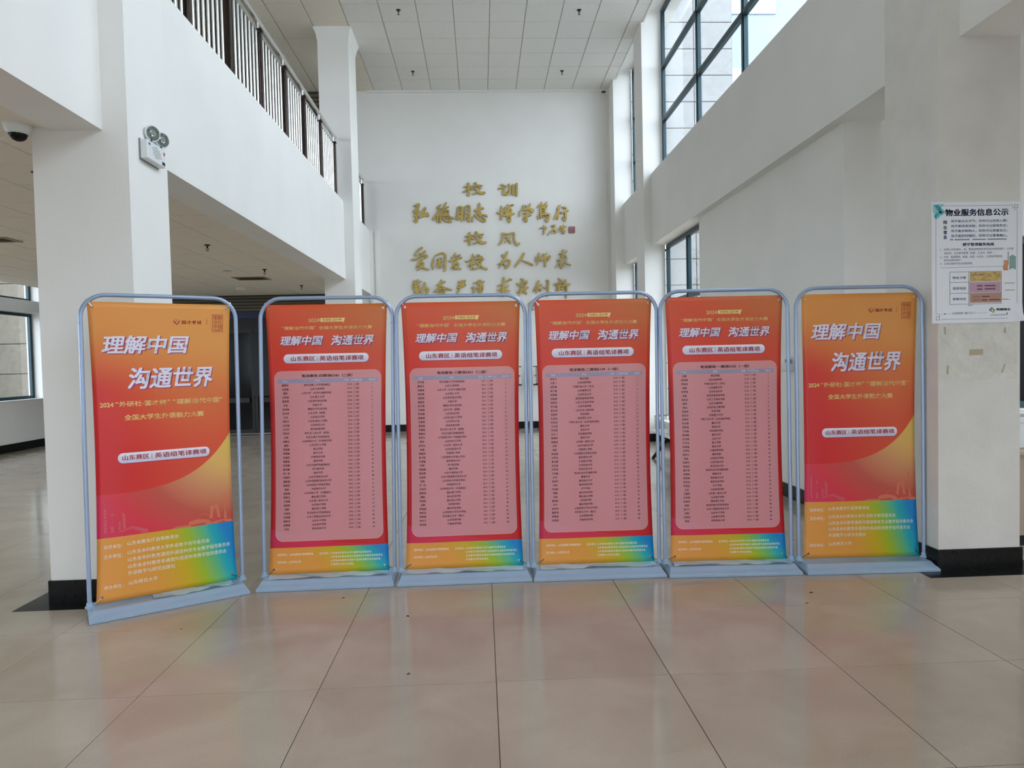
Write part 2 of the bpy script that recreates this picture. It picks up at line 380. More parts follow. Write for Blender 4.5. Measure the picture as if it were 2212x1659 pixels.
# ------------------------------------------------------------------ windows
def window(name, x, ybars, zbars, label, w=.07, d=.06, panes=True, mid=None):
    """frame in the plane X = x; ybars / zbars give the centres of the members, the first and last being the outer frame"""
    e = empty(name, (x, ybars[0], zbars[0])); tag(e, label, 'window', kind='structure')
    oy, oz = ybars[0], zbars[0]
    ya, yb, za, zb = 0, ybars[-1]-oy, 0, zbars[-1]-oz
    obj('window_frame', MB().bbox(-d/2, d/2, ya, ya+w, za, zb, .006).bbox(-d/2, d/2, yb-w, yb, za, zb, .006)
        .bbox(-d/2, d/2, ya+w, yb-w, za, za+w, .006).bbox(-d/2, d/2, ya+w, yb-w, zb-w, zb, .006), M_TEAL, e)
    for y in ybars[1:-1]:
        obj('mullion', MB().bbox(-d/2, d/2, y-oy-w/2, y-oy+w/2, za+w, zb-w, .006).box(-d/2-.012, -d/2, y-oy-w*.2, y-oy+w*.2, za+w, zb-w), M_TEAL, e)
    for z in zbars[1:-1]:
        mb = MB()
        for a, b in zip(ybars[:-1], ybars[1:]):
            mb.bbox(-d/2-.008, d/2, a-oy+w/2, b-oy-w/2, z-oz-w/2, z-oz+w/2, .006)
        obj('transom', mb, M_TEAL, e)
    for a, b in zip(ybars[:-1], ybars[1:]):
        for c_, d_ in zip(zbars[:-1], zbars[1:]):
            obj('pane', MB().box(-.003, .003, a-oy+w/2, b-oy-w/2, c_-oz+w/2, d_-oz-w/2), M_GLASS, e)
    return e
window('window_1', 3.24, [5.1, 6.55, 8.28, 10.03, 11.98], [4.66, 5.55, 6.45, 7.43], 'tall upper right window with dark teal bars above the spandrel beam')
window('window_15', 3.28, [-4.2, -2.5, -.8, .9, 2.6, 4.4], [4.62, 5.55, 6.45, 7.43], 'unseen teal framed window bay above the near right beam, added for side light')  # unseen bay carried on toward the camera to add side light
window('window_2', 3.28, [9.76, 10.75, 11.98], [.38, 2.42, 3.42], 'lower right window with teal frame seen over the fifth banner')
window('window_3', 3.28, [12.62, 13.5, 14.44], [4.70, 5.55, 6.45, 7.43], 'narrow sliver of upper window in the far right bay')
window('window_4', 3.28, [12.62, 13.5, 14.44], [.38, 2.42, 3.42], 'narrow sliver of lower window in the far right bay')
k = 5
for (a, b), lb in zip(WY, ['first', 'second', 'third', 'fourth']):
    window('window_%d' % k, -8.86, [a, (a+b)/2, b], [.94, 2.60], 'teal framed left aisle window, %s from the entrance' % lb, w=.06); k += 1
    window('window_%d' % k, -8.86, [a, (a+b)/2, b], [2.83, 3.4], 'shallow teal fanlight over the %s left aisle window' % lb, w=.06); k += 1
# dark window of the side bay
e = empty('window_13', (3.9, 5.94, .95)); tag(e, 'dark window just beyond the notice board column', 'window', kind='structure')
obj('window_frame', MB().bbox(0, .06, -.03, .03, 0, 1.5, .005).bbox(3.04, 3.1, -.03, .03, 0, 1.5, .005).bbox(.06, 3.04, -.03, .03, 0, .06, .005).bbox(.06, 3.04, -.03, .03, 1.44, 1.5, .005), M_TEAL, e)
obj('pane', MB().box(.06, 3.04, -.004, .004, .06, 1.44), mat('black_pane', S(.03,.03,.035), .3, spec=.1), e)
struct('windowsill', MB().box(3.88, 7.0, 5.76, 5.9, .90, .935), M_SILL, 'pale sill of the dark side bay window', 'windowsill')

# ------------------------------------------------------------------ aisle end: louvre fascia, navy band, dark glass doors
lf = struct('wall_aisle_end', MB().box(-8.65, -2.4, YB+.12, YB+.3, 2.45, 3.6), M_DARK, 'brown slatted fascia over the dark doors at the aisle end', 'wall')
for i in range(6):
    z = 2.655 + i*.066
    obj('slat', MB().prism([(YB+.02, z), (YB+.10, z+.004), (YB+.10, z+.052), (YB+.035, z+.052)], 'x', -8.6, -2.41), M_LOUV, lf)
obj('navy_band', MB().box(-8.6, -2.41, YB+.03, YB+.12, 2.50, 2.64), M_NAVY, lf)
dd = empty('door_1', (-5.5, YB+.14, 0)); tag(dd, 'row of dark glass doors under the slatted fascia', 'door', kind='structure')
obj('door_header', MB().box(-3.1, 3.05, 0, .1, 2.28, 2.50), M_DGREY, dd)
for i in range(5):
    x = -3.1 + 1.24*i
    lf_ = obj('door_leaf', MB().box(x, x+.06, 0, .06, .04, 2.28).box(x+1.17, x+1.23, 0, .06, .04, 2.28).box(x+.06, x+1.17, 0, .06, .04, .12).box(x+.06, x+1.17, 0, .06, 2.2, 2.28), M_DARK, dd)
    obj('door_glass', MB().box(x+.06, x+1.17, .025, .035, .12, 2.2), M_GLASSD, lf_)
    obj('door_rail', MB().box(x+.1, x+1.13, -.04, 0, .70, .80), M_DARK, lf_)
obj('grey_upright_panel', MB().box(.60, .95, -.03, .02, .84, 2.18), M_DGREY, dd)  # plain grey upright panel in front of the door glass
struct('trim_5', MB().box(-8.6, -2.45, YB+.0, YB+.14, -.003, .004), M_DARK, 'black threshold line in front of the dark doors', 'trim')
struct('wall_aisle_back', MB().box(-9.2, -2.4, 17.0, 17.2, 0, 7.6).box(-9.2, -8.65, 15.3, 17, 0, 7.6), M_WALL, 'wall behind the aisle doors', 'wall')
# upper floor end: slatted fascia
uf = struct('wall_upper_end', MB().box(-8.65, -2.76, YB+.10, YB+.25, 4.2, ZC), M_DARK, 'brown slatted fascia at the end of the upper gallery', 'wall')
for i in range(4):
    z = ZC - .105 - i*.092
    obj('slat', MB().prism([(YB+.01, z), (YB+.09, z+.004), (YB+.09, z+.076), (YB+.03, z+.076)], 'x', -8.6, -2.77), M_LOUV, uf)
obj('navy_band', MB().box(-8.6, -2.77, YB+.02, YB+.10, 6.62, 6.83), M_NAVY, uf)
# dark glazed partition on the upper gallery
gp = empty('window_14', (-4.25, 3.0, 4.2)); tag(gp, 'dark glazed partition standing behind the balcony railing', 'window', kind='structure')
obj('pane', MB().box(-.01, .01, 0, 5.35, 0, 2.38), M_GLASSD, gp)
obj('window_frame', MB().box(-.03, .03, 0, 5.4, 2.38, 2.44).box(-.03, .03, 5.35, 5.4, 0, 2.38).box(-.03, .03, 3.9, 3.95, 0, 2.38).box(-.03, .03, 2.4, 2.45, 0, 2.38), M_DARK, gp)

# ------------------------------------------------------------------ outside
struct('ground', MB().box(-60, 60, -60, 60, -.6, -.35), M_ASPH, 'grey paving outside the building', 'ground')
sw = struct('wall_stone_wing', MB().box(3.5, 6.4, 17.2, 17.6, -.4, 12), M_JOINT, 'pale granite wing outside the right windows', 'wall')
bme = MB().bbox(0, .95, -.05, 0, 0, .632, .012).mesh('stone_block', M_STONE)
for r in range(18):
    for c in range(3):
        link('stone_block', bme, sw, (3.5+c*.965+(.0), 17.2, .05+r*.645))
sw2 = struct('wall_stone_wing_left', MB().box(-17, -9.3, 17.0, 17.4, -.4, 6), M_JOINT, 'granite block wing seen through the left aisle window', 'wall')
bme2 = MB().bbox(0, 1.27, -.05, 0, 0, .70, .012).mesh('stone_block', M_STONEL)
for r in range(8):
    for c in range(6):
        link('stone_block', bme2, sw2, (-17+c*1.28, 17.0, .0+r*.712))
sw2b = struct('wall_stone_pier', MB().box(-12.6, -11.85, 14.6, 16.9, -.4, 6), M_STONEL, 'projecting stone pier outside the left aisle window', 'wall')
fb = struct('wall_far_building', MB().box(6.4, 26, 22, 23, -.4, 16), M_STONEW, 'white building far outside the upper right window', 'wall')
for r in range(4):
    for c in range(6):
        obj('far_window', MB().box(8+c*3, 9.6+c*3, 21.96, 22.0, 1.5+r*3.6, 3.4+r*3.6), mat('far_pane', S(.62,.68,.74), .3), fb)
# ------------------------------------------------------------------ lettering helper
_fc = bpy.data.curves.new('lettering', 'FONT'); _fo = bpy.data.objects.new('lettering', _fc); COL.objects.link(_fo)
def glyphs(body, bold=0., align='LEFT', line=1., res=1, space=1.):
    """outline text turned into flat faces: ([(x, y)], faces); em = 1, first baseline at y = 0"""
    _fc.body = body; _fc.size = 1; _fc.align_x = align; _fc.space_line = line; _fc.resolution_u = res
    _fc.space_character = space
    dg = bpy.context.evaluated_depsgraph_get()
    me = bpy.data.meshes.new_from_object(_fo.evaluated_get(dg))
    v = [(p.co.x, p.co.y) for p in me.vertices]; f = [tuple(p.vertices) for p in me.polygons]
    bpy.data.meshes.remove(me)
    if bold > 0:                                    # heavier strokes: the same glyphs struck again around the first
        s_ = [(-bold, -bold*.6), (bold, -bold*.6), (-bold, bold*.6), (bold, bold*.6)] if bold >= .016 else [(-bold, 0), (bold, 0)]
        V, G = [], []
        for a, b in s_:
            n = len(V); V += [(x + a, y + b) for x, y in v]; G += [tuple(i + n for i in q) for q in f]
        v, f = V, G
    return v, f
def _ymid(line):
    v, _ = glyphs('国\n国', line=line); ys = sorted(p[1] for p in v); return (ys[-1] - ys[0])
_D1 = _ymid(2.) - _ymid(1.)          # extra distance per unit of space_line
def fit(body, u0, v0, u1, v1, bold=0., shear=0., res=2, space=1.):
    """text stretched into the box u0..u1, v0 (top)..v1 (bottom); v grows downwards"""
    v, f = glyphs(body, bold, res=res, space=space)
    if shear: v = [(x + shear * y, y) for x, y in v]
    xa, xb = min(p[0] for p in v), max(p[0] for p in v); ya, yb = min(p[1] for p in v), max(p[1] for p in v)
    return [(u0 + (x - xa) / (xb - xa) * (u1 - u0), v1 - (y - ya) / (yb - ya) * (v1 - v0)) for x, y in v], f
def column_text(lines, uc, vc, k, pitch, bold=0.):
    """centred lines, first line centred on v = vc, em size k"""
    v, f = glyphs('\n'.join(lines), bold, 'CENTER', line=pitch / (k * _D1), res=1)
    return [(uc + k * x, vc - k * (y - .378)) for x, y in v], f
def join(*parts):
    V, Fc = [], []
    for v, f in parts:
        n = len(V); V += v; Fc += [tuple(i + n for i in q) for q in f]
    return V, Fc
def rect2(u0, v0, u1, v1, nu=1, nv=1):
    V = [(u0 + (u1-u0)*i/nu, v0 + (v1-v0)*j/nv) for j in range(nv+1) for i in range(nu+1)]
    return V, [(j*(nu+1)+i, (j+1)*(nu+1)+i, (j+1)*(nu+1)+i+1, j*(nu+1)+i+1) for j in range(nv) for i in range(nu)]
def poly2(pts): return list(pts), [tuple(range(len(pts)))]
def offs(t, du, dv): return [(u+du, v+dv) for u, v in t[0]], t[1]

P_WHITE = mat('print_white', S(.90, .89, .96), .45)
P_SHADOW = mat('print_purple', S(.62, .20, .38), .45)
P_GOLD = mat('print_gold', S(.97, .84, .52), .45)
P_DARKGOLD = mat('print_dark_gold', S(.70, .45, .22), .45)
P_RED = mat('print_crimson', S(.72, .05, .18), .45)
P_LOGO = mat('print_logo_red', S(.66, .16, .08), .45)
P_INK = mat('print_ink', S(.17, .02, .05), .5)
P_INK2 = mat('print_black', S(.12, .07, .08), .5)
P_PALE = mat('print_pale', S(.98, .96, .90), .45)
P_SKY1 = mat('print_skyline_left', S(.85, .33, .36), .45)
P_SKY2 = mat('print_skyline_right', S(.85, .45, .34), .45)

# ------------------------------------------------------------------ printed banner background (nodes on the print's own coordinates)
class NG:
    def __init__(s, nt): s.nt = nt
    def val(s, x, sock):
        if hasattr(x, 'is_output'): s.nt.links.new(x, sock)
        else: sock.default_value = x
    def m(s, op, a, b=0., clamp=False):
        n = s.nt.nodes.new('ShaderNodeMath'); n.operation = op; n.use_clamp = clamp; s.val(a, n.inputs[0]); s.val(b, n.inputs[1]); return n.outputs[0]
    def step(s, x, a, b):
        n = s.nt.nodes.new('ShaderNodeMapRange'); n.interpolation_type = 'SMOOTHSTEP'; s.val(x, n.inputs[0]); n.inputs[1].default_value = a; n.inputs[2].default_value = b
        return n.outputs[0]
    def mix(s, f, a, b):
        n = s.nt.nodes.new('ShaderNodeMix'); n.data_type = 'RGBA'; s.val(f, n.inputs[0]); s.val(a, n.inputs[6]); s.val(b, n.inputs[7]); return n.outputs[2]
    def ramp(s, x, stops):
        n = s.nt.nodes.new('ShaderNodeValToRGB'); s.val(x, n.inputs[0]); e = n.color_ramp.elements
        while len(e) < len(stops): e.new(.5)
        for q, (p, c) in zip(e, stops): q.position = p; q.color = c
        return n.outputs[0]
    def rrect(s, U, V, u0, v0, u1, v1, r, soft=.001):
        """1 inside a rounded rectangle"""
        cu, cv, hu, hv = (u0+u1)/2, (v0+v1)/2, (u1-u0)/2, (v1-v0)/2
        dx = s.m('MAXIMUM', s.m('SUBTRACT', s.m('ABSOLUTE', s.m('SUBTRACT', U, cu)), hu-r), 0.)
        dy = s.m('MAXIMUM', s.m('SUBTRACT', s.m('ABSOLUTE', s.m('SUBTRACT', V, cv)), hv-r), 0.)
        d = s.m('SUBTRACT', s.m('SQRT', s.m('ADD', s.m('MULTIPLY', dx, dx), s.m('MULTIPLY', dy, dy))), r)
        return s.m('SUBTRACT', 1., s.step(d, -soft, soft))
FOOT = [(0., S(.90,.60,.27)), (.36, S(.88,.60,.22)), (.56, S(.80,.66,.06)), (.68, S(.62,.72,.12)), (.78, S(.40,.72,.45)), (.86, S(.05,.66,.70)), (.97, S(.0,.50,.78))]
def banner_mat(kind):
    m = bpy.data.materials.new('banner_print_' + kind); m.use_nodes = True; nt = m.node_tree; b = nt.nodes['Principled BSDF']
    g = NG(nt); uv = nt.nodes.new('ShaderNodeUVMap'); uv.uv_map = 'print'; sp = nt.nodes.new('ShaderNodeSeparateXYZ'); nt.links.new(uv.outputs[0], sp.inputs[0])
    U = sp.outputs[0]; V = g.m('MULTIPLY', sp.outputs[1], 1.); u = g.m('DIVIDE', U, .8)
    if kind == 'roster':
        top = g.mix(g.step(g.m('ADD', u, g.m('MULTIPLY', V, -.7)), .1, 1.), S(.86,.32,.17), S(.80,.44,.21))
        mid = g.mix(g.step(u, 0, 1), S(.86,.20,.13), S(.83,.26,.14))
        low = g.mix(g.step(g.m('ABSOLUTE', g.m('SUBTRACT', u, .5)), .3, .5), S(.81,.06,.10), S(.74,.05,.09))
        c = g.mix(g.step(V, .02, .42), top, mid); c = g.mix(g.step(V, .40, .70), c, low)
        sv = g.ramp(u, [(0, (.0, 0, 0, 1)), (.25, (.4, .4, .4, 1)), (.6, (.8, .8, .8, 1)), (1, (1, 1, 1, 1))])
        below = g.step(g.m('SUBTRACT', V, g.m('ADD', 1.495, g.m('MULTIPLY', sv, .13))), -.001, .001)
        c = g.mix(g.m('MULTIPLY', below, g.m('SUBTRACT', .45, g.m('MULTIPLY', u, .3))), c, S(.86,.20,.42))
        c = g.mix(g.m('MULTIPLY', g.rrect(U, V, .036, .440, .768, 1.580, .052), .50), c, S(.84,.74,.77))
        edge = g.m('SUBTRACT', g.rrect(U, V, .036, .440, .768, 1.580, .052), g.rrect(U, V, .0385, .4425, .7655, 1.5775, .050))
        c = g.mix(g.m('MULTIPLY', edge, .35), c, S(.95,.80,.72))
        rows = g.m('ABSOLUTE', g.m('SUBTRACT', g.m('FRACT', g.m('DIVIDE', g.m('SUBTRACT', V, .5208), .02675)), .5))
        ln = g.m('MULTIPLY', g.m('MULTIPLY', g.step(rows, .47, .49), g.rrect(U, V, .059, .5215, .741, .90, .001)), .13)
        c = g.mix(ln, c, S(.45,.15,.2))
        c = g.mix(g.m('MULTIPLY', g.rrect(U, V, .059, .4935, .741, .5205, .001), .85), c, S(.56,.58,.70))
        pill = (.108, .328, .680, .388); fv, fh = 1.622, .178
    else:
        tp = g.mix(g.step(u, 0, 1), S(.89,.58,.26), S(.89,.60,.28))
        md = g.mix(g.step(u, .0, .75), S(.85,.15,.12), S(.86,.42,.20))
        lw = g.mix(g.step(u, .0, 1.), S(.83,.08,.12), S(.86,.32,.18))
        c = g.mix(g.step(g.m('SUBTRACT', V, g.m('MULTIPLY', u, .12)), .10, .56), tp, md); c = g.mix(g.step(V, .55, .95), c, lw)
        curve = g.m('SUBTRACT', 1.152, g.m('MULTIPLY', g.m('POWER', U, 3.52), .717))
        du = g.m('SUBTRACT', U, .80); dv = g.m('SUBTRACT', V, .88)
        dist = g.m('SQRT', g.m('ADD', g.m('MULTIPLY', g.m('MULTIPLY', du, du), .75), g.m('MULTIPLY', dv, dv)))
        sw = g.ramp(dist, [(0., S(.88,.74,.34)), (.16, S(.88,.70,.38)), (.32, S(.82,.55,.38)), (.48, S(.77,.33,.26)), (.66, S(.86,.20,.26)), (.82, S(.86,.16,.34))])
        c = g.mix(g.step(g.m('SUBTRACT', V, curve), -.001, .001), c, sw)
        pill = (.128, .910, .659, .972); fv, fh = 1.413, .387
    sh = g.rrect(U, V, pill[0]+.003, pill[1]+.004, pill[2]+.003, pill[3]+.004, .030, .003)
    c = g.mix(g.m('MULTIPLY', sh, .5), c, S(.35,.05,.2))
    c = g.mix(g.rrect(U, V, *pill, .030), c, g.mix(g.step(V, pill[1], pill[3]), S(.93,.92,.96), S(.80,.80,.90)))
    t = g.m('DIVIDE', g.m('SUBTRACT', V, fv), fh)
    q = g.m('ADD', g.m('SUBTRACT', u, g.m('MULTIPLY', t, .17)), .06)
    c = g.mix(g.step(g.m('SUBTRACT', V, fv), -.0008, .0008), c, g.ramp(q, FOOT))
    nt.links.new(c, b.inputs['Base Color']); b.inputs['Roughness'].default_value = .42
    n = nt.nodes.new('ShaderNodeTexNoise'); n.inputs['Scale'].default_value = 5; bp = nt.nodes.new('ShaderNodeBump'); bp.inputs['Strength'].default_value = .12; bp.inputs['Distance'].default_value = .02
    nt.links.new(uv.outputs[0], n.inputs['Vector']); nt.links.new(n.outputs['Fac'], bp.inputs['Height']); nt.links.new(bp.outputs[0], b.inputs['Normal'])
    return m
M_ROSTER, M_POSTER = banner_mat('roster'), banner_mat('poster')

# ------------------------------------------------------------------ banner stands
BW, BH, BT = .80, 1.80, 1.866
def surf(u, v, y=0., sh=0.):
    s = 2*u/BW - 1; t = min(1, max(0, v/BH)); bow = math.sin(math.pi*t) ** .7
    x = -BW/2 + u - .020 * bow * (abs(s) ** 2.2) * (1 if s > 0 else -1) + sh * (t - .3)
    yy = .016*bow*abs(s)**3 + .004*math.sin(5*s + 2*t)*bow - .006*math.exp(-((s+.9)**2 + (t-.04)**2*30)*5)
    return (x, yy + y, BT - v - .006*math.sin(math.pi*(s+1)/2)*0)
def sheet(t, y, sh): return [surf(a, b, y, sh) for a, b in t[0]], t[1]
def decal(name, t, m, parent, y=-.0012, sh=0., rnd=None):
    v, f = (sheet(t, y, sh))
    me = bpy.data.meshes.new(name); me.from_pydata(v, [], f); me.update(); me.materials.append(m)
    return link(name, me, parent)
HOST = [('山东省教育厅高等教育处',), ('山东省本科教育大学外语教学指导委员会', '山东省本科教育通用外国语种类专业教学指导委员会', '山东省本科教育非通用外国语种类教学指导委员会', '外语教学与研究出版社'), ('山东师范大学',)]
UNI1 = '哈尔滨理工大学荣成校区 山东工商学院 山东大学（大学外语教学部） 山东理工大学 山东青年政治学院 济南大学 聊城大学东昌学院 山东大学（威海） 山东政法学院 山东石油化工学院 山东师范大学 青岛黄海学院 哈尔滨工业大学（威海） 北京交通大学威海校区 山东财经大学（外国语学院） 山东华宇工学院 '
UNI2 = '枣庄学院 山东协和学院 中国石油大学（华东） 山东建筑大学 山东农业大学 青岛恒星科技学院 山东工艺美术学院 山东交通学院 山东农业工程学院 菏泽学院 青岛理工大学 齐鲁工业大学（山东省科学院） 烟台大学 青岛大学 青岛城市学院 临沂大学 '
ROSTER = {
 2: ('笔译赛项-四赛场E242（二层）', 'E242（二层）', '解镇泽 朱思颖 魏来 白珍雨 董菲菲 牟君 杜若琳 栾长庚 刘洁 刘星宇 王宏瑜 王元好 李彦舟 庄圆 张静垚 董旭 李雨蕾 李超琳 付涵琪 侯馨凝 李君蓉 陈书畅 刘一铭 孙盛玮 谢金满 韩欣彤 张迪 夏振博 李明玉 于炜鑫 沈雯艳 张腾 王雨溪 王晓曜 曹晓禾 胡艳樱 阮彤',
     UNI1 + '泰山学院 鲁东大学 齐鲁师范学院 德州学院 山东交通学院威海校区 济宁医学院 潍坊学院 山东外事职业大学 山东外国语职业技术大学 山东科技大学泰安校区 中国海洋大学 山东科技大学（济南校区） 烟台理工学院 山东第二医科大学 山东英才学院 潍坊理工学院 青岛科技大学高密校区 山东工程职业技术大学 山东女子学院 山东现代学院 青岛科技大学'),
 3: ('笔译赛项-三赛场E201（二层）', 'E201（二层）', '吕冬如 姬欣月 张睿涵 张凤舞 段晓莉 谢颖圣 史子夜 于逸群 朱珂蓉 程嘉萌 孔繁慧 周欣和 李康铭 曹裕祥 李梦凡 郭旭 朱声远 丛儒 徐皓然 张子阳 齐淑玥 张欢 韩雨珊 程志辉 吕屹宸 刘悦 尹一杰 王浩然 张晓纯 魏政 李尚辰 孟畅 任晶晶 杨昕岳 李晓晗 尚木子 张容瑞',
     UNI1 + '山东第一医科大学 山东中医药大学 齐鲁理工学院 山东财经大学燕山学院 曲阜师范大学 济宁医学院 潍坊学院 山东外事职业大学 山东外国语职业技术大学 山东科技大学泰安校区 中国海洋大学 山东科技大学（济南校区） 烟台理工学院 泰山科技学院 烟台南山学院 滨州医学院 烟台科技学院 山东财经大学东方学院 青岛理工大学（临沂） 山东管理学院 齐鲁医药学院'),
 4: ('笔译赛项-二赛场E139（一层）', 'E139（一层）', '孙佳艺 马雯飞 刘奕琳 林子绮 赵琪缘 谷明豪 梁梓仪 李宇馨 崔乐茜 吴超寒 杜佳怡 武昱旻 王子延 齐安琪 吕云飞 侯雯婷 徐梅清 许妍 林悠 赵若涵 汪梦瑶 夏文静 吕浩茜 闫凤雪 王贵楠 石岚 张金鸣 孙栋 代荣批 杨媚 王硕 杨雨昕 何平 张亭亭 臧政清 雷艳霞 赵晨初',
     UNI2 + '山东第一医科大学 山东中医药大学 齐鲁理工学院 山东财经大学燕山学院 曲阜师范大学 山东航空学院 山东科技大学 青岛农业大学 青岛农业大学海都学院 聊城大学 海军航空大学 潍坊科技学院 济宁学院 泰山科技学院 烟台南山学院 滨州医学院 烟台科技学院 山东财经大学东方学院 青岛理工大学（临沂） 山东管理学院 齐鲁医药学院'),
 5: ('笔译赛项-一赛场E102（一层）', 'E102（一层）', '苏珊 田雪琳 贾林溪 高磊 刘梦雪 孙乾 张爱洁 顾雪 张洁 孔维欣 张天宇 宋明月 刘文静 蒋舒瑶 王琪鑫 张清娴 庄冠春 孔令运 孙琪瑞 王梦依 鲁亚凡 张煜 赵懿华 张闻杰 潘子晴 刘明旸 窦浩翔 朱佳益 李雪莹 王钰 王馨悦 许美慧 吴林轩 邱艳 张开元 孙佩 苏裕茹 侯淼',
     UNI2 + '山东大学 泰山学院 鲁东大学 齐鲁师范学院 德州学院 山东航空学院 山东科技大学 青岛农业大学 青岛农业大学海都学院 聊城大学 海军航空大学 潍坊科技学院 济宁学院 山东体育学院 山东第二医科大学 山东英才学院 潍坊理工学院 青岛科技大学高密校区 山东工程职业技术大学 山东女子学院 山东现代学院 青岛科技大学'),
}
SEATS = [str(a+b) for a in (0, 20, 40, 60, 80) for b in range(1, 9)]
def film_mb(seed, a=-.39, b=.39):
    rnd = random.Random(seed); mb = MB(); n = 40; ph = [rnd.uniform(0, 6.3) for _ in range(6)]
    rows = [-.088, -.06, -.03, 0, .03, .06]
    for j, y in enumerate(rows):
        for i in range(n+1):
            s = i/n; x = a + (b-a)*s
            z = .0595 + .008*max(0, math.sin(9*s+ph[0]+j)) + .006*max(0, math.sin(23*s+ph[1]+j*1.7)) + (0 if j else -.001)
            mb.v.append((x, y + (.008*math.sin(7*s+ph[2]) if j == 0 else 0), z))
    for j in range(len(rows)-1):
        for i in range(n): k_ = j*(n+1)+i; mb.f.append((k_, k_+1, k_+n+2, k_+n+1))
    return mb
def plastic_film_mat():
    m = bpy.data.materials.new('clear_film'); m.use_nodes = True; b = m.node_tree.nodes['Principled BSDF']
    b.inputs['Base Color'].default_value = S(.80,.89,.94); b.inputs['Roughness'].default_value = .15; b.inputs['Alpha'].default_value = .75
    return m
M_FILM = plastic_film_mat()

def make_stand(idx, kind, x, y, rz, tilt, film, label, shear=0.):
    e = empty('banner_stand', (x, y, 0), math.radians(rz))
    tag(e, label, 'banner', 'banner stands lined up across the hall')
    # stepped base
    mb = MB(); prof = [(0, .436, .160), (.003, .4425, .165), (.017, .4425, .165), (.021, .4405, .160), (.027, .437, .148), (.036, .430, .128), (.048, .424, .108), (.054, .422, .098), (.056, .418, .090)]
    for z, hx, hy in prof:
        mb.v += [(-hx, -hy, z), (hx, -hy, z), (hx, hy, z), (-hx, hy, z)]
    for k_ in range(len(prof)-1):
        for j in range(4): a = k_*4+j; c = k_*4+(j+1) % 4; mb.f.append((a, c, c+4, a+4))
    n = len(prof)*4; mb.f += [(3, 2, 1, 0), (n-4, n-3, n-2, n-1)]
    obj('base', mb, M_BASE, e)
    if film: obj('plastic_film', film_mb(idx*3, *film), M_FILM, e, True)
    for sx in (-1, 1):
        obj('post_socket', MB().lathe([(.024, .054), (.024, .062), (.018, .066), (.0165, .085)], (sx*.4325, 0, 0), 16), M_BASE, e, True)
    # bent tube
    R, zt, hw = .135, 1.9075, .4325; path = [(-hw, 0, .055), (-hw, 0, .6), (-hw, 0, 1.2), (-hw, 0, zt-R)]
    for k_ in range(1, 10): a = math.pi*(1 - k_/18); path.append((-hw+R+R*math.cos(a), 0, zt-R+R*math.sin(a)))
    path = path + [(0, 0, zt+.001)] + [(-p[0], p[1], p[2]) for p in reversed(path)]
    path = [(p[0] + tilt*p[2], p[1], p[2]) for p in path]
    obj('tube_frame', MB().tube(path, .0125, 14), M_FRAME, e, True)
    for sx in (-1, 1):
        obj('joint_sleeve', MB().lathe([(.0128, 0), (.0135, .001), (.0135, .004), (.0128, .005)], (sx*hw + tilt*1.735, 0, 1.735), 14), M_FRAME, e, True)
    # banner sheet
    nu, nv = 24, 54; V = []; Fc = []
    sh = shear + tilt*1.8*-1
    du = tilt*1.3
    for j in range(nv+1):
        for i in range(nu+1): V.append(surf(BW*i/nu, BH*j/nv, 0, sh))
    n = len(V); V += [(a, b+.0008, c) for a, b, c in V]
    for j in range(nv):
        for i in range(nu):
            a = j*(nu+1)+i; Fc.append((a, a+nu+1, a+nu+2, a+1))
    nf = len(Fc)
    Fc += [tuple(i+n for i in reversed(f)) for f in Fc]
    rim = [i for i in range(nu+1)] + [j*(nu+1)+nu for j in range(1, nv+1)] + [nv*(nu+1)+i for i in range(nu-1, -1, -1)] + [j*(nu+1) for j in range(nv-1, 0, -1)]
    for k_, a in enumerate(rim): c = rim[(k_+1) % len(rim)]; Fc.append((a, c, c+n, a+n))
    me = bpy.data.meshes.new('banner_sheet'); me.from_pydata(V, [], Fc); me.update()
    me.materials.append(M_ROSTER if kind == 'roster' else M_POSTER); me.materials.append(M_WHITEP)
    uvl = me.uv_layers.new(name='print')
    for p in me.polygons:
        p.use_smooth = True; p.material_index = 0 if p.index < nf else 1
        for li, vi in zip(p.loop_indices, p.vertices):
            q = vi % n; uvl.data[li].uv = (BW*(q % (nu+1))/nu, BH*(q//(nu+1))/nv)
    bn = link('banner_sheet', me, e, (du, -.004, 0))
    # eyelets and ties
    for (u, v) in ((.026, .030), (.774, .030), (.030, 1.765), (.770, 1.765)):
        c = Vector(surf(u, v, 0, sh)); ring = MB(); 
        for a in range(12):
            t0, t1 = 2*math.pi*a/12, 2*math.pi*(a+1)/12
            ring.add([(c.x+r*math.cos(t), c.y+yy, c.z+r*math.sin(t)) for t in (t0, t1) for r, yy in ((.0042, -.002), (.0082, -.002))], [(0, 1, 3, 2)])
            ring.add([(c.x+.0082*math.cos(t), c.y+yy, c.z+.0082*math.sin(t)) for t in (t0, t1) for yy in (-.002, .0005)], [(0, 2, 3, 1)])
        obj('eyelet', ring, M_CHROME, bn)
        obj('eyelet_hole', MB().lathe([(.0042, 0), (.0042, .0002)], (c.x, c.y-.0012, c.z), 10, (0, -1, 0)), M_WHITEP if (u > .5 and idx in (2, 3, 4, 5, 6)) or (idx in (3, 6) and v < 1) else M_DARK, bn)
        sx = -1 if u < .4 else 1
        if v < 1:
            p2 = Vector((sx*(.4325-.030) + tilt*1.87 - du, .004, 1.880)); mid = c.lerp(p2, .45)
            obj('hook', MB().tube([c + Vector((0, -.003, 0)), mid + Vector((sx*.002, -.004, 0))], .0014, 6), M_STEEL, bn)
            obj('spring', MB().tube([mid + Vector((sx*.002, -.004, 0)), p2], .0042, 8), M_STEEL, bn)
        else:
            obj('tie_cord', MB().tube([c + Vector((0, -.003, 0)), Vector((sx*.418, .0, .072))], .0016, 6), M_WHITEP if sx < 0 and idx == 1 else M_DARK, bn)
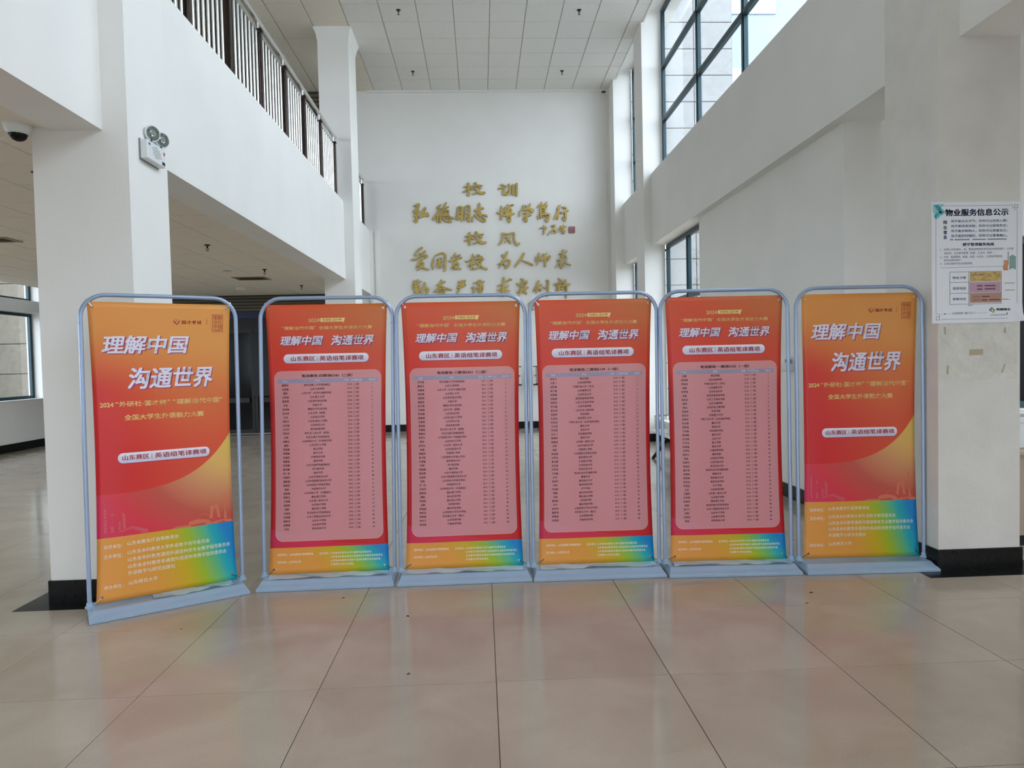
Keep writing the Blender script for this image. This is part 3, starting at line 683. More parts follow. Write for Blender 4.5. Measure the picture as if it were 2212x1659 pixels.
    def D(nm, t, m, yy=-.0012):
        for q in (t if isinstance(t, list) else [t]): decal(nm, q, m, bn, yy, sh)
    def DS(nm, t, m, yy=-.0012): tag(decal(nm, t, m, bn, yy, sh), None, kind='stuff')
    if kind == 'roster':
        ttl, room, names, unis = ROSTER[idx]; names = names.split(); unis = unis.split(); N = len(names)
        D('title_shadow', list((offs(fit('理解中国', .088, .208, .378, .272, .045, .22), .0035, .004), offs(fit('沟通世界', .428, .208, .716, .276, .045, .22), .0035, .004))), P_SHADOW, -.0009)
        D('title_text', list((fit('理解中国', .086, .207, .376, .270, .028, .22), fit('沟通世界', .426, .207, .714, .274, .028, .22))), P_WHITE, -.0013)
        D('year_text', fit('2024', .280, .094, .355, .118, .03), P_GOLD)
        D('tag_shape', poly2([(.359,.092),(.522,.092),(.508,.127),(.503,.117),(.359,.117)]), P_GOLD)
        D('tag_text', fit('外研社·国才杯', .372, .096, .500, .113, .02), P_DARKGOLD, -.0016)
        D('subtitle_text', [join(fit('“', .104, .146, .115, .153, .02), fit('理解当代中国', .119, .144, .315, .167, .022), fit('”', .318, .144, .328, .151, .02)), fit('全国大学生外语能力大赛', .348, .144, .702, .167, .022)], P_GOLD)
        D('pill_text', [fit('山东赛区', .158, .342, .322, .375, .018), rect2(.334, .342, .3365, .377), fit('英语组笔译赛项', .350, .342, .645, .375, .018)], P_RED)
        DS('table_title', fit(ttl, .230, .4635, .567, .484, .018), P_INK2)
        D('header_text', list((column_text(['姓名'], .115, .508, .0165, .03, .015), column_text(['学校'], .332, .507, .0165, .03, .015), column_text(['赛场（文渊楼E区）'], .579, .507, .0160, .03, .015), column_text(['机位号'], .704, .507, .0160, .03, .015))), P_WHITE)
        p = .02675
        DS('roster_text', join(column_text(names, .115, .5345, .0162, p, .012), column_text(unis, .332, .5345, .0159, p, .012),
                              column_text([room]*N, .579, .5345, .0150, p, .008), column_text(SEATS[:N], .704, .5345, .0165, p, .01)), P_INK)
        D('host_text', list((fit('指导单位：', .052, 1.660, .120, 1.676), fit(HOST[0][0], .132, 1.660, .293, 1.676), fit('主办单位：', .333, 1.660, .400, 1.676),
                            fit(HOST[1][0], .408, 1.660, .682, 1.676), fit(HOST[1][1], .408, 1.6855, .757, 1.701), fit(HOST[1][2], .408, 1.711, .742, 1.7265), fit(HOST[1][3], .408, 1.7365, .560, 1.752),
                            fit('承办单位：', .052, 1.710, .120, 1.726), fit(HOST[2][0], .128, 1.710, .212, 1.726))), P_PALE)
    else:
        D('title_shadow', list((offs(fit('理解中国', .063, .200, .552, .313, .045, .2), .0028, .0032), offs(fit('沟通世界', .198, .396, .690, .528, .045, .2), .0028, .0032))), P_SHADOW, -.0009)
        D('title_text', list((fit('理解中国', .061, .199, .550, .311, .028, .2), fit('沟通世界', .196, .395, .688, .526, .028, .2))), P_WHITE, -.0013)
        D('subtitle_text', [fit('2024', .037, .602, .115, .629, .03), join(fit('“', .124, .600, .139, .609, .03), fit('外研社·国才杯', .145, .597, .412, .630, .022), fit('”', .416, .598, .431, .607, .03)),
                                join(fit('“', .446, .598, .461, .607, .03), fit('理解当代中国', .467, .596, .728, .629, .022), fit('”', .733, .598, .748, .607, .03)),
                                fit('全国大学生外语能力大赛', .172, .679, .628, .713, .022)], P_GOLD)
        D('pill_text', [fit('山东赛区', .153, .923, .305, .955, .018), rect2(.318, .924, .3205, .957), fit('英语组笔译赛项', .335, .923, .638, .955, .018)], P_RED)
        gem = [(.460,.112),(.468,.101),(.492,.101),(.500,.112),(.481,.133)]
        D('gem_logo', poly2(gem), P_LOGO); D('logo_text', fit('国才考试', .509, .104, .626, .127, .02), P_LOGO); D('logo_rule', rect2(.6565, .092, .6585, .131), P_LOGO)
        D('gem_facets', join(poly2([(.466,.111),(.471,.1045),(.4895,.1045),(.495,.111),(.489,.111),(.486,.1075),(.475,.1075),(.472,.111)]), poly2([(.474,.1135),(.488,.1135),(.481,.124)])), P_GOLD, -.0016)
        fr = lambda a, b, c_, d_, w_: join(rect2(a, b, c_, b+w_), rect2(a, d_-w_, c_, d_), rect2(a, b, a+w_, d_), rect2(c_-w_, b, c_, d_))
        D('seal_mark', join(fr(.691, .064, .757, .176, .0025), fit('理解', .697, .070, .751, .098, -.006), fit('当代', .699, .100, .749, .126, -.006), fit('中国', .699, .128, .751, .155, -.006), rect2(.697, .160, .751, .163), rect2(.705, .167, .745, .169)), P_LOGO)
        hp = lambda nm, rows: D(nm, [fit(b_, a0, v0, a1, v1, .01) for b_, a0, v0, a1, v1 in rows], P_PALE)
        hp('host_text', [('指导单位：', .038, 1.456, .142, 1.480), (HOST[0][0], .168, 1.448, .459, 1.473), ('主办单位：', .038, 1.513, .142, 1.538), (HOST[1][0], .169, 1.503, .639, 1.528),
                         (HOST[1][1], .170, 1.546, .769, 1.572), (HOST[1][2], .170, 1.588, .744, 1.614), (HOST[1][3], .169, 1.630, .432, 1.656), ('承办单位：', .038, 1.698, .142, 1.722), (HOST[2][0], .172, 1.690, .331, 1.715)])
        circ = lambda cu, cv, r: poly2([(cu + r*math.cos(a*math.pi/8), cv + r*math.sin(a*math.pi/8)) for a in range(16)])
        tw = [rect2(.0465, 1.20, .0485, 1.24)]
        for k_ in range(7): z = 1.24 + k_*.021; tw.append(poly2([(.040, z), (.057, z), (.055, z+.018), (.042, z+.018)]))
        DS('skyline_left', join(*tw, rect2(.0865, 1.232, .0880, 1.27), circ(.087, 1.277, .008), rect2(.083, 1.285, .0845, 1.355), rect2(.0895, 1.285, .091, 1.355), circ(.087, 1.357, .011), poly2([(.080,1.366),(.094,1.366),(.098,1.385),(.076,1.385)]),
                               poly2([(.122,1.325),(.134,1.315),(.134,1.375),(.122,1.375)]), poly2([(.144,1.265),(.160,1.280),(.163,1.365),(.144,1.368)])), P_SKY1)
        D('skyline_hill', poly2([(.025,1.412),(.06,1.398),(.12,1.385),(.15,1.372),(.20,1.356),(.24,1.372),(.285,1.388),(.285,1.4125)]), P_SKY1, -.0010)
        arch = [(.645,1.375),(.652,1.295),(.700,1.288),(.716,1.375),(.697,1.375),(.690,1.325),(.681,1.302),(.670,1.325),(.664,1.375)]
        wheel = []
        for a in range(10):
            t0, t1 = math.pi + math.pi*a/10, math.pi + math.pi*(a+1)/10
            wheel.append(poly2([(.612+r*math.cos(t), 1.375+r*math.sin(t)) for t, r in ((t0,.036),(t1,.036),(t1,.0335),(t0,.0335))]))
        DS('skyline_right', join(poly2(arch), *wheel, poly2([(.740,1.225),(.747,1.215),(.751,1.225),(.749,1.32),(.758,1.39),(.738,1.39),(.743,1.32)]), poly2([(.515,1.40),(.525,1.378),(.57,1.370),(.63,1.378),(.655,1.395),(.655,1.4125),(.41,1.4125),(.45,1.400)]),
                                poly2([(.655,1.4125),(.665,1.398),(.72,1.392),(.785,1.396),(.80,1.4125)])), P_SKY2)
    return e
SL = {1: ('poster', -1.982, 4.395, 31.1, .008, (-.1, .36), 'turned banner stand with an orange and red slogan banner beside the emergency light column'),
      2: ('roster', -1.052, 4.675, 1.4, .018, (-.39, .39), 'red roster banner on a stand, headed E242, beside the turned orange banner'),
      3: ('roster', -.143, 4.683, .9, .008, (-.39, .39), 'red roster banner on a stand, headed E201'),
      4: ('roster', .757, 4.677, -.3, .004, (-.39, .39), 'red roster banner on a stand, headed E139'),
      5: ('roster', 1.660, 4.638, -2.2, -.007, (-.39, .39), 'red roster banner on a stand, headed E102'),
      6: ('poster', 2.572, 4.600, -1.5, -.004, (-.39, .39), 'orange and red slogan banner on a stand in front of the notice board column')}
for i, (kd, x, y, rz, tl, fm, lb) in SL.items():
    make_stand(i, kd, x, y, rz, tl, fm if i not in (6,) else None, lb)
# ------------------------------------------------------------------ gold brush characters on the end wall (centre x, centre z | strokes of dx,dz,width in mm)
STROKES = """-0.072 5.165|-212,42,22 -96,55,34 -63,62,22|-112,121,45 -105,23,45 -114,-128,56|-114,32,22 -169,-38,34 -233,-64,22|-87,32,22 -34,-4,34 -8,-17,22|40,128,45 63,92,34|-15,66,28 84,74,34 182,70,28|38,48,22 -16,13,22|101,47,22 154,20,28|146,29,11 81,-50,39 8,-103,34 -37,-111,17|38,13,22 81,-41,39 143,-90,67 232,-84,45
0.655 5.14|-132,114,33 -79,92,33 -26,70,14|-194,21,33 -150,42,33 -64,41,38 -76,-2,43 -85,-45,43 -94,-98,43 -45,-66,38 -6,-37,14|29,115,33 50,56,49 48,-14,49 20,-78,43 -40,-115,27|115,92,49 116,-4,46 114,-100,46|194,123,49 194,-5,46 191,-123,46
-1.214 4.664|-153,160,16 -97,167,41 -44,183,65 -66,119,49 -116,56,49 -140,32,57 -76,47,57 -44,39,41 -101,-16,41 -134,-56,49 -86,-56,49 -84,-128,49 -106,-184,49 -153,-143,16|94,109,49 60,38,57 2,-57,65 -7,-81,49 66,-50,41 122,-43,41 139,5,41 154,-51,57
-0.736 4.678|-45,167,12 -111,116,41 -119,92,33|-95,92,41 -80,60,41 -155,-60,45 -213,-139,57|-115,-52,37 -127,-196,41|-63,-69,33 -71,-213,41|76,214,12 35,146,41 1,74,41 -17,19,33|-39,83,20 41,90,33 114,117,29|-50,-5,29 56,42,33 112,33,37 103,-15,33|-42,-13,33 -35,-69,33|-9,3,24 -2,-37,24|-51,-77,49 29,-62,49 118,-63,41|55,10,24 71,-22,33 22,-30,33|-4,-117,37 27,-166,41 90,-195,41 163,-200,41 132,-151,33|52,-110,29 92,-119,29|125,-103,33 181,-112,37 213,-132,24
-0.317 4.64|-120,133,24 -64,148,41 -16,132,45 -18,35,49 -17,-69,49 -23,-157,33|-97,109,37 -115,13,41 -129,-67,41|-65,92,16 -58,36,20|-99,20,41 -10,19,41|-154,-95,41 -110,-108,49 -69,-84,41 -12,-61,41|-93,-68,33 -44,-52,33|49,155,20 106,174,33 154,145,37 146,-7,37 140,-103,41 126,-175,29 92,-70,20|65,139,33 53,-6,33 42,-126,33|72,82,24 96,86,33|70,18,29 118,-2,33
0.045 4.664|-5,191,41 -7,127,49 -25,31,49 -26,-17,41|-113,56,33 -65,40,49 17,79,49 73,86,49|-115,-32,24 -67,-33,41 7,7,49 -2,-41,41|-141,-80,20 -159,-192,29|-100,-56,33 -29,-129,41 43,-178,41 107,-187,41 108,-147,33 61,-98,29|-3,-65,41 29,-74,41|46,-50,29 118,-59,37 158,-84,29
0.598 4.638|-179,20,33 -121,3,42 -29,35,29|-84,159,17 -82,60,50 -93,-39,42 -95,-130,38|-10,125,29 65,133,38 115,149,29|49,182,25 65,124,46 55,42,50 44,-65,50|-2,100,33 4,1,33|14,80,25 97,91,33 130,74,33 112,8,29|21,42,21 96,41,25|12,1,25 95,4,29|-64,-39,33 28,-32,50 103,-16,50 178,-9,42|94,-58,42 101,-124,42 91,-182,33 43,-123,25 35,-90,21|124,181,21 170,177,38
1.044 4.646|-64,162,25 -56,112,33|-14,161,25 -6,137,29|87,185,33 61,127,42 18,87,38|-99,72,21 -134,6,33 -144,-60,38|-91,63,29 -7,70,38 76,78,46 143,52,50 133,19,42 84,40,25|-67,-7,29 -9,8,38 50,20,29 7,-37,42|-52,-78,38 32,-54,46 99,-47,42|-2,-62,42 5,-136,46 -4,-186,42 -62,-127,25
1.416 4.663|-34,206,17 -68,149,42 -119,112,33|-51,165,38 -19,132,33|83,209,13 41,164,21 57,139,21|23,139,33 82,139,33|-61,95,29 -2,107,38 64,93,33|-57,83,38 -63,0,38 -56,-75,38 -58,-133,33|-28,66,21 30,69,29 29,-1,25|-38,24,17 29,28,21|-38,-13,21 37,-18,25|-56,-58,38 36,-51,38 120,-60,42 119,-110,42 83,-209,42 34,-159,21|-110,-57,17 -116,-148,33|-15,-83,17 -3,-117,21|36,-76,17 56,-113,21
1.804 4.63|-22,164,25 -56,136,42 -90,95,29|-57,86,42 -92,-13,46 -145,-112,46|-67,11,33 -78,-121,33|19,126,25 70,122,42 103,100,33|-16,27,25 9,2,38 68,35,38 144,50,38|84,18,42 91,-73,42 81,-164,38 23,-106,17 24,-81,21
1.392 4.277|-80,30,8 -13,46,21 79,49,29|22,87,21 28,-4,29 26,-87,17|55,70,25 71,28,25
1.59 4.264|-1,98,25 66,101,42 31,31,29 -37,-35,29 -97,-100,21|14,15,21 73,-3,33 97,-28,29 38,-52,25
1.81 4.292|31,91,13 5,42,25 -80,-7,17|-45,51,21 81,53,25|-29,9,21 38,25,25 -22,-33,21 -64,-53,13|-5,-25,25 54,-9,25 11,-66,25 62,-50,25 44,-92,25 -6,-83,17
-0.072 4.117|-211,40,22 -103,56,34 -67,64,22|-110,119,45 -107,20,45 -120,-131,56|-121,30,22 -168,-32,34 -231,-58,22|-93,29,22 -51,-7,34 -24,-20,22|33,131,45 59,89,34|-31,64,28 77,71,34 181,84,28|31,45,22 -23,10,22|94,44,22 148,20,28|139,26,11 74,-50,39 1,-103,34 -53,-113,17|31,9,22 74,-45,39 145,-99,67 231,-92,45
0.659 4.091|-136,126,34 -135,18,39 -164,-71,39 -233,-123,28|-136,117,39 -24,106,39 111,122,39 109,15,39 134,-75,50 187,-126,45 233,-76,17|37,52,22 -27,-10,34 -92,-72,22|-71,53,22 -9,-10,34 34,-82,39
-1.248 3.694|34,238,49 -7,211,49 -85,136,20|-114,108,33 -91,76,41|-25,115,33 14,106,41|104,161,41 47,126,41|-165,-11,49 -93,-4,41 13,58,37 126,77,41 133,40,49 80,1,20|20,-6,49 -22,-61,49 -56,-133,41 -102,-185,12|-7,-86,33 66,-87,37 32,-151,45 -26,-206,37 -87,-237,20|-32,-142,29 31,-175,37 103,-208,41 166,-233,29
-0.851 3.62|-104,96,12 -126,24,37 -140,-72,41 -126,-145,29|-99,128,12 -13,167,37 84,193,37 139,140,41 136,4,41 128,-141,41 106,-193,37|-40,55,33 8,70,41 57,81,33|0,62,41 6,-10,45 -3,-66,41|-50,-17,33 15,6,41 63,21,33|-60,-82,24 13,-67,33 86,-32,29|-29,-118,16 68,-104,29
-0.5 3.634|7,183,16 -2,139,57|-68,100,29 -60,68,37|-3,99,24 29,98,29|45,114,24 94,130,37|-126,12,41 -78,4,37 28,58,33 125,73,45|19,2,49 -23,-62,41 -106,-161,12|-55,-45,29 58,-51,37 24,-119,41 -51,-182,16|-25,-110,29 39,-159,41 103,-168,37
-0.063 3.617|-233,16,16 -177,7,37 -95,54,37 -21,101,29|-64,162,24 -62,54,49 -89,-50,45 -104,-163,33|-96,-18,33 -179,-105,20|-57,-43,29 -33,-51,37|29,141,20 69,132,45 100,92,37|-30,41,29 51,68,37 133,107,29|75,52,29 164,54,41|9,-4,33 90,11,37 97,-53,45 30,-133,37 -51,-156,29 -51,-128,16|25,-20,33 96,-86,41 160,-135,41 232,-160,41
0.526 3.638|-20,128,16 -1,79,41|90,179,37 64,102,41 22,22,45 -37,-74,33 -96,-173,12|-135,-92,8 -36,-49,29 54,-2,37 135,-4,41 133,-84,49 91,-148,41 26,-179,16|8,-74,20 47,-115,41
0.959 3.631|14,144,49 -29,64,49 -95,-24,49 -196,-144,20|-30,-5,12 75,-43,37 196,-101,45
1.384 3.638|-148,60,29 -150,-13,37|-94,144,24 -78,91,45 -93,-14,41 -140,-118,16|4,114,33 36,106,33 77,133,33|44,106,37 -23,10,29 -48,2,20|-40,-22,33 51,25,37 125,72,37 149,56,37 99,-17,33|51,33,41 45,-48,45 43,-145,37
1.806 3.649|16,198,24 14,97,41 4,16,37|-76,114,24 6,117,33 97,168,20|-44,57,24 79,63,29|-136,-30,16 -54,-16,33 29,24,33|-4,16,33 -80,-96,29 -172,-196,12|-38,-64,29 -48,-161,37 -16,-198,24 26,-114,24|103,31,12 44,-58,33|35,-66,29 108,-115,24 173,-133,29
-1.274 3.058|-165,96,16 -81,103,33 25,161,29|-127,168,33 -88,119,49|-46,195,24 -40,126,49|-159,32,24 -90,55,37 -9,66,33 -36,-10,37|-147,16,24 -100,-17,41 -52,-34,33|-82,71,49 -76,-2,49 -70,-82,49|-134,-73,20 -62,-82,37 -29,-67,24|105,132,24 103,68,49 61,-12,45 26,-116,41 -32,-196,16|-13,-59,24 85,-4,37 166,10,41 164,-70,41 122,-118,24
-0.8 3.102|-13,150,12 -24,66,45 -82,-30,37 -198,-132,12|-121,27,20 -40,50,41 58,97,41|-17,10,29 54,-32,33 126,-57,33 198,-83,33|-67,-70,33 14,-47,29 54,-64,37 44,-137,33|-108,-86,29 -85,-134,29|-68,-102,16 -4,-104,20 21,-88,20|-94,-150,33 44,-145,33
-0.432 3.04|-28,154,20 53,169,33 134,175,37|21,161,41 27,89,49|77,160,37 75,96,41|-22,81,24 59,88,49 125,119,29|-55,26,24 50,48,41 140,83,29|17,32,37 -8,-32,37 -67,-111,24 -141,-175,12|84,112,33 91,79,33
-0.038 3.071|-92,89,20 -31,100,29|-147,-11,20 -85,4,33 -79,-52,37 -97,-141,37|-23,60,20 62,82,29 148,125,20|23,140,33 25,75,37|68,151,24 70,66,37|-21,-13,33 52,2,33 118,33,33 100,-15,29|62,66,37 55,-39,37 48,-151,37|-14,-45,24 116,-44,29|-7,-94,29 90,-88,33
0.536 3.064|-147,27,33 -57,57,37 34,121,37 99,144,29|108,176,20 156,155,37|-5,202,37 -12,73,45 -23,-48,49 -34,-202,45 -62,-153,16|-67,-23,29 -157,-78,20|-43,-48,29 -109,-103,16|89,39,29 47,-17,37 -3,-65,33|13,-73,29 118,-91,20
0.928 3.062|-32,174,24 16,145,41|-116,70,41 -75,45,41 7,92,37 89,115,45 88,75,41|-60,20,33 -11,11,41|72,67,33 45,-14,37 -5,-78,41 -80,-174,29|-53,-44,33 12,-54,49 119,-15,33|-120,-116,24 -21,-77,41|20,-78,33 83,-148,41
1.32 3.022|-42,159,41 -77,70,45 -169,-66,12|-53,45,33 21,77,41|-87,-27,33 -96,-92,29|-78,-11,29 11,-21,37 -14,-69,29|61,27,29 101,2,41|125,168,20 170,155,41 164,42,41 157,-80,41 139,-169,33 103,-128,12
1.779 3.012|-67,214,29 -19,177,41|-176,82,24 -86,113,37 21,144,33|-111,73,24 -87,56,33|-28,120,24 -46,64,33|-120,24,24 28,62,33|-146,-40,16 -56,-9,33 27,5,29|-54,64,41 -73,-41,41|87,175,37 45,103,33|61,102,37 18,-35,37|60,54,24 118,77,33 176,92,33|101,53,37 103,-77,37 88,-215,20"""
DISC = []
def brush(mb, pts, yf, yb):
    """one brush stroke: a rounded, tapering ribbon with depth"""
    P = [(Vector((a/1000, b/1000)), c/2000) for a, b, c in pts]
    sm = []
    for i in range(len(P)-1):                       # Catmull-Rom through the points
        p0 = P[max(i-1, 0)]; p1 = P[i]; p2 = P[i+1]; p3 = P[min(i+2, len(P)-1)]
        for k_ in range(4):
            t = k_/4
            q = .5*((2*p1[0]) + (p2[0]-p0[0])*t + (2*p0[0]-5*p1[0]+4*p2[0]-p3[0])*t*t + (3*p1[0]-p0[0]-3*p2[0]+p3[0])*t**3)
            sm.append((q, p1[1]*(1-t)+p2[1]*t))
    sm.append(P[-1]); L_, R_ = [], []
    for i, (p, r) in enumerate(sm):
        d = sm[min(i+1, len(sm)-1)][0] - sm[max(i-1, 0)][0]
        d = d.normalized() if d.length > 1e-6 else Vector((1, 0)); n = Vector((-d.y, d.x)); L_.append(p + n*r); R_.append(p - n*r)
    d0 = (sm[0][0]-sm[1][0]).normalized(); d1 = (sm[-1][0]-sm[-2][0]).normalized()
    def cap(c, r, d):
        n = Vector((-d.y, d.x)); return [c + n*r*math.cos(a) + d*r*math.sin(a) for a in (math.pi*.25, math.pi*.5, math.pi*.75)]
    ce_ = cap(sm[-1][0], sm[-1][1]*.9, d1); cs = cap(sm[0][0], sm[0][1]*.9, d0)
    n = len(L_)
    V = [(p.x, yf, p.y) for p in L_] + [(p.x, yf, p.y) for p in R_] + [(p.x, yb, p.y) for p in L_] + [(p.x, yb, p.y) for p in R_]
    F_ = []
    for i in range(n-1):
        F_ += [(i, i+1, n+i+1, n+i), (i+1, i, 2*n+i, 2*n+i+1), (n+i, n+i+1, 3*n+i+1, 3*n+i)]
    b = len(V); V += [(p.x, yf, p.y) for p in ce_] + [(p.x, yb, p.y) for p in ce_] + [(p.x, yf, p.y) for p in cs] + [(p.x, yb, p.y) for p in cs]
    F_ += [(n-1, b, b+1, b+2, 2*n-1)[::-1], (n-1, 3*n-1, b+3, b), (b, b+3, b+4, b+1), (b+1, b+4, b+5, b+2), (b+2, b+5, 4*n-1, 2*n-1)]
    c = b+6
    for q_, (pp, r_) in enumerate(sm):
        m0 = len(V)
        DISC.append([(pp.x + r_*.97*math.cos(a*math.pi/6), yf-.0009-.00001*q_, pp.y + r_*.97*math.sin(a*math.pi/6)) for a in range(12)])
    F_ += [(n, c, c+1, c+2, 0)[::-1], (n, 3*n, c+3, c), (c, c+3, c+4, c+1), (c+1, c+4, c+5, c+2), (c+2, c+5, 2*n, 0)]
    mb.add(V, F_)
    for dv in DISC: mb.add(dv, [tuple(range(12))])
    DISC.clear()
ORD = ('first', 'second', 'third', 'fourth', 'fifth', 'sixth', 'seventh', 'eighth')
WHERE = ['character, first of the top heading on the end wall', 'character, second of the top heading on the end wall'] + ['character, %s of the motto line under the top heading' % q for q in ORD] + \
    ['signature character, %s of the three before the red seal' % q for q in ORD[:3]] + ['character, first of the lower heading on the end wall', 'character, second of the lower heading on the end wall'] + \
    ['character, %s of the line under the lower heading' % q for q in ORD] + ['character, %s of the bottom line just above the banners' % q for q in ORD]
for ln, wh in zip(STROKES.strip().split('\n'), WHERE):
    pa = ln.split('|'); cx, cz = map(float, pa[0].split()); mb = MB()
    for kk, s_ in enumerate(pa[1:]):
        brush(mb, [tuple(map(float, q.split(','))) for q in s_.split()], -.030 - .0007*kk, 0)
    o = obj('brush_character', mb, M_GOLD, None, False, (cx, YB, cz)); o.data.materials.append(M_GOLDE)
    for p in o.data.polygons:
        if abs(p.normal.y) < .5: p.material_index = 1
    tag(o, 'raised gold wall ' + wh, 'wall lettering', 'gold characters on the end wall')
# hidden continuation under the last line: only slivers show
mb = MB()
for kk, s_ in enumerate(['-60,60,24 60,70,30', '0,110,30 0,-60,30', '-70,0,26 70,10,30', '-50,-60,20 60,-70,24']): brush(mb, [tuple(map(float, q.split(','))) for q in s_.split()], -.03-.0007*kk, 0)
tag(obj('brush_character', mb, M_GOLD, None, False, (1.12, YB, 2.64)), 'small gold character mostly hidden behind the E139 banner', 'wall lettering', 'gold characters on the end wall')
M_SEAL = mat('seal_red', S(.55,.20,.24), .5)
se = empty('seal_plaque', (2.02, YB, 4.27)); tag(se, 'small square red seal plaque after the gold signature', 'seal')
obj('plaque_plate', MB().bbox(-.066, .066, -.02, 0, -.066, .066, .006), mat('seal_pink', S(.80,.66,.68), .5), se)
mb = MB()
for a in ((-.066,.066,.054,.066), (-.066,.066,-.066,-.054), (-.066,-.054,-.054,.054), (.054,.066,-.054,.054)): mb.box(a[0], a[1], -.026, -.019, a[2], a[3])
for a in ((-.042,.0,.026,.034),(-.036,-.028,-.03,.03),(-.012,-.004,-.044,.02),(.01,.044,.03,.038),(.014,.022,-.01,.03),(.034,.042,-.04,.03),(.006,.03,-.02,-.012),(-.04,-.01,-.012,-.004),(.0,.03,-.044,-.036),(-.044,-.02,-.044,-.036)): mb.box(a[0], a[1], -.026, -.019, a[2], a[3])
obj('seal_mark', mb, M_SEAL, se)

# ------------------------------------------------------------------ balcony railing
def railing(y0, y1, posts, label, endball):
    e = empty('balcony_railing', (-2.42, y0, 4.29)); tag(e, label, 'railing')
    L_ = y1 - y0
    mb = MB().tube([(0, 0, 1.06), (0, L_, 1.06)], .033, 16); 
    if endball: mb.lathe([(.005,-.04),(.03,-.03),(.042,0),(.03,.03),(.005,.04)], (0, L_-.02, 1.06), 14, (0, 1, 0))
    obj('handrail', mb, M_STEEL, e, True)
    obj('lower_rail', MB().box(-.02, .02, 0, L_-.1, .90, .935), M_STEEL, e)
    pm = MB().box(-.045, .045, -.03, .03, 0, .93).box(-.055, .055, -.04, .04, .93, .95).mesh('railing_post', M_DARKREFL)
    sm = MB().lathe([(.018, .95), (.018, 1.035)], (0, 0, 0), 12).lathe([(.05, 0), (.05, .012), (.03, .014)], (0, 0, 0), 12).mesh('post_neck', M_STEEL, True)
    bm = MB().lathe([(.018, 0), (.018, .905)], (0, 0, 0), 12).mesh('baluster', M_STEEL, True)
    for p in posts:
        q = link('railing_post', pm, e, (0, p-y0, 0)); link('post_neck', sm, q)
    ps = [y0 - .3] + list(posts) + [y1 + .3]
    y = y0 + .05
    while y < y1 - .12:
        if min(abs(y - p) for p in posts) > .055: link('baluster', bm, e, (0, y-y0, 0))
        y += .1165
    return e
railing(0.2, 12.12, [1.15, 2.13, 3.11, 4.09, 5.07, 6.05, 7.03, 8.01, 8.99, 9.96, 10.94, 11.98], 'stainless steel balcony railing with close upright bars above the long beam', True)
railing(12.92, 14.86, [13.8, 14.75], 'short end of steel railing showing past the far left column', True)

# ------------------------------------------------------------------ twin-head emergency light
e = empty('emergency_light', (-2.164, 4.727, 2.88)); tag(e, 'white twin-head emergency light on the side of the left column', 'emergency light')
obj('body', MB().bbox(.004, .054, -.125, .128, -.062, .062, .005), M_WHITEP, e)
obj('back_plate', MB().box(0, .006, -.13, .133, -.067, .067), mat('grey_plastic', S(.50,.54,.56), .5), e)
mb = MB()
for k_, (a, b) in enumerate([(-.03,.02),(-.06,.045),(-.055,.06),(-.05,.06),(-.045,.07),(-.03,.03)]): z = .036-.013*k_; mb.box(.054, .0545, a, b, z, z+.003)
obj('notice_lines', mb, M_DGREY, e)
obj('blue_label', MB().box(.054, .0546, -.112, -.085, .030, .046), mat('label_blue', S(.25,.42,.55), .5), e)
obj('magenta_label', MB().box(.054, .0546, .098, .120, .018, .040), mat('label_magenta', S(.66,.22,.45), .5), e)
obj('dark_label', MB().box(.054, .0546, .075, .118, -.050, -.028), mat('label_dark', S(.08,.10,.2), .5), e)
for yy in (-.02, .118):
    d = Vector((.84, -.53, -.1)).normalized(); c = Vector((.04, yy, .128))
    h_ = obj('lamp_head', MB().lathe([(.012,-.052),(.034,-.046),(.046,-.03),(.052,-.012),(.0535,0),(.052,.006),(.046,.006)], c, 24, d), M_WHITEP, e, True)
    obj('lamp_reflector', MB().lathe([(.0455,.0062),(.0455,.0075)], c, 24, d), M_LENS, h_, False)
    obj('lens_rib', MB().lathe([(.020,.0076),(.020,.011),(.008,.012)], c, 16, d), M_CHROME, h_, True)
    obj('swivel_neck', MB().lathe([(.014, 0), (.014, .006), (.009, .010), (.009, .035)], (.03, yy-.005, .060), 12), M_DGREY, e, True)
e = empty('screw_hook', (-2.317, 5.05, 2.93)); tag(e, 'tiny dark hook sticking out of the beam beside the emergency light', 'hook')
obj('hook_pin', MB().tube([(0, 0, 0), (.035, 0, 0), (.045, 0, .012)], .004, 8), M_DARK, e)

# ------------------------------------------------------------------ ceiling fittings
e = empty('dome_camera', (-2.80, 4.42, ZL)); tag(e, 'white dome security camera under the low ceiling by the left column', 'security camera')
obj('housing', MB().lathe([(.078, .004), (.078, -.008), (.070, -.034), (.052, -.052), (.050, -.056)], (0, 0, 0), 28), M_WHITEP, e, True)
obj('dome_cover', MB().lathe([(.051, -.054), (.050, -.062), (.043, -.078), (.030, -.090), (.012, -.097), (.001, -.098)], (0, 0, 0), 24), M_GLASSD, e, True)
obj('dome_rim', MB().lathe([(.056, -.046), (.058, -.052), (.056, -.057), (.052, -.056)], (0, 0, 0), 24), M_WHITEP, e, True)
def sprinkler():
    e = empty('sprinkler', (0, 0, 0))
    obj('rose', MB().lathe([(.036, 0), (.038, -.004), (.026, -.012), (.010, -.015), (.010, -.045)], (0, 0, 0), 16), M_DARK, e, True)
    obj('frame_arms', MB().tube([(-.010,0,-.040),(-.015,0,-.055),(-.003,0,-.070)], .003, 6).tube([(.010,0,-.040),(.015,0,-.055),(.003,0,-.070)], .003, 6), M_DARK, e)
    obj('deflector', MB().lathe([(.006, -.068), (.017, -.072), (.018, -.075), (.004, -.076)], (0, 0, 0), 14), M_DARK, e, True)
    return e
sp0 = sprinkler()
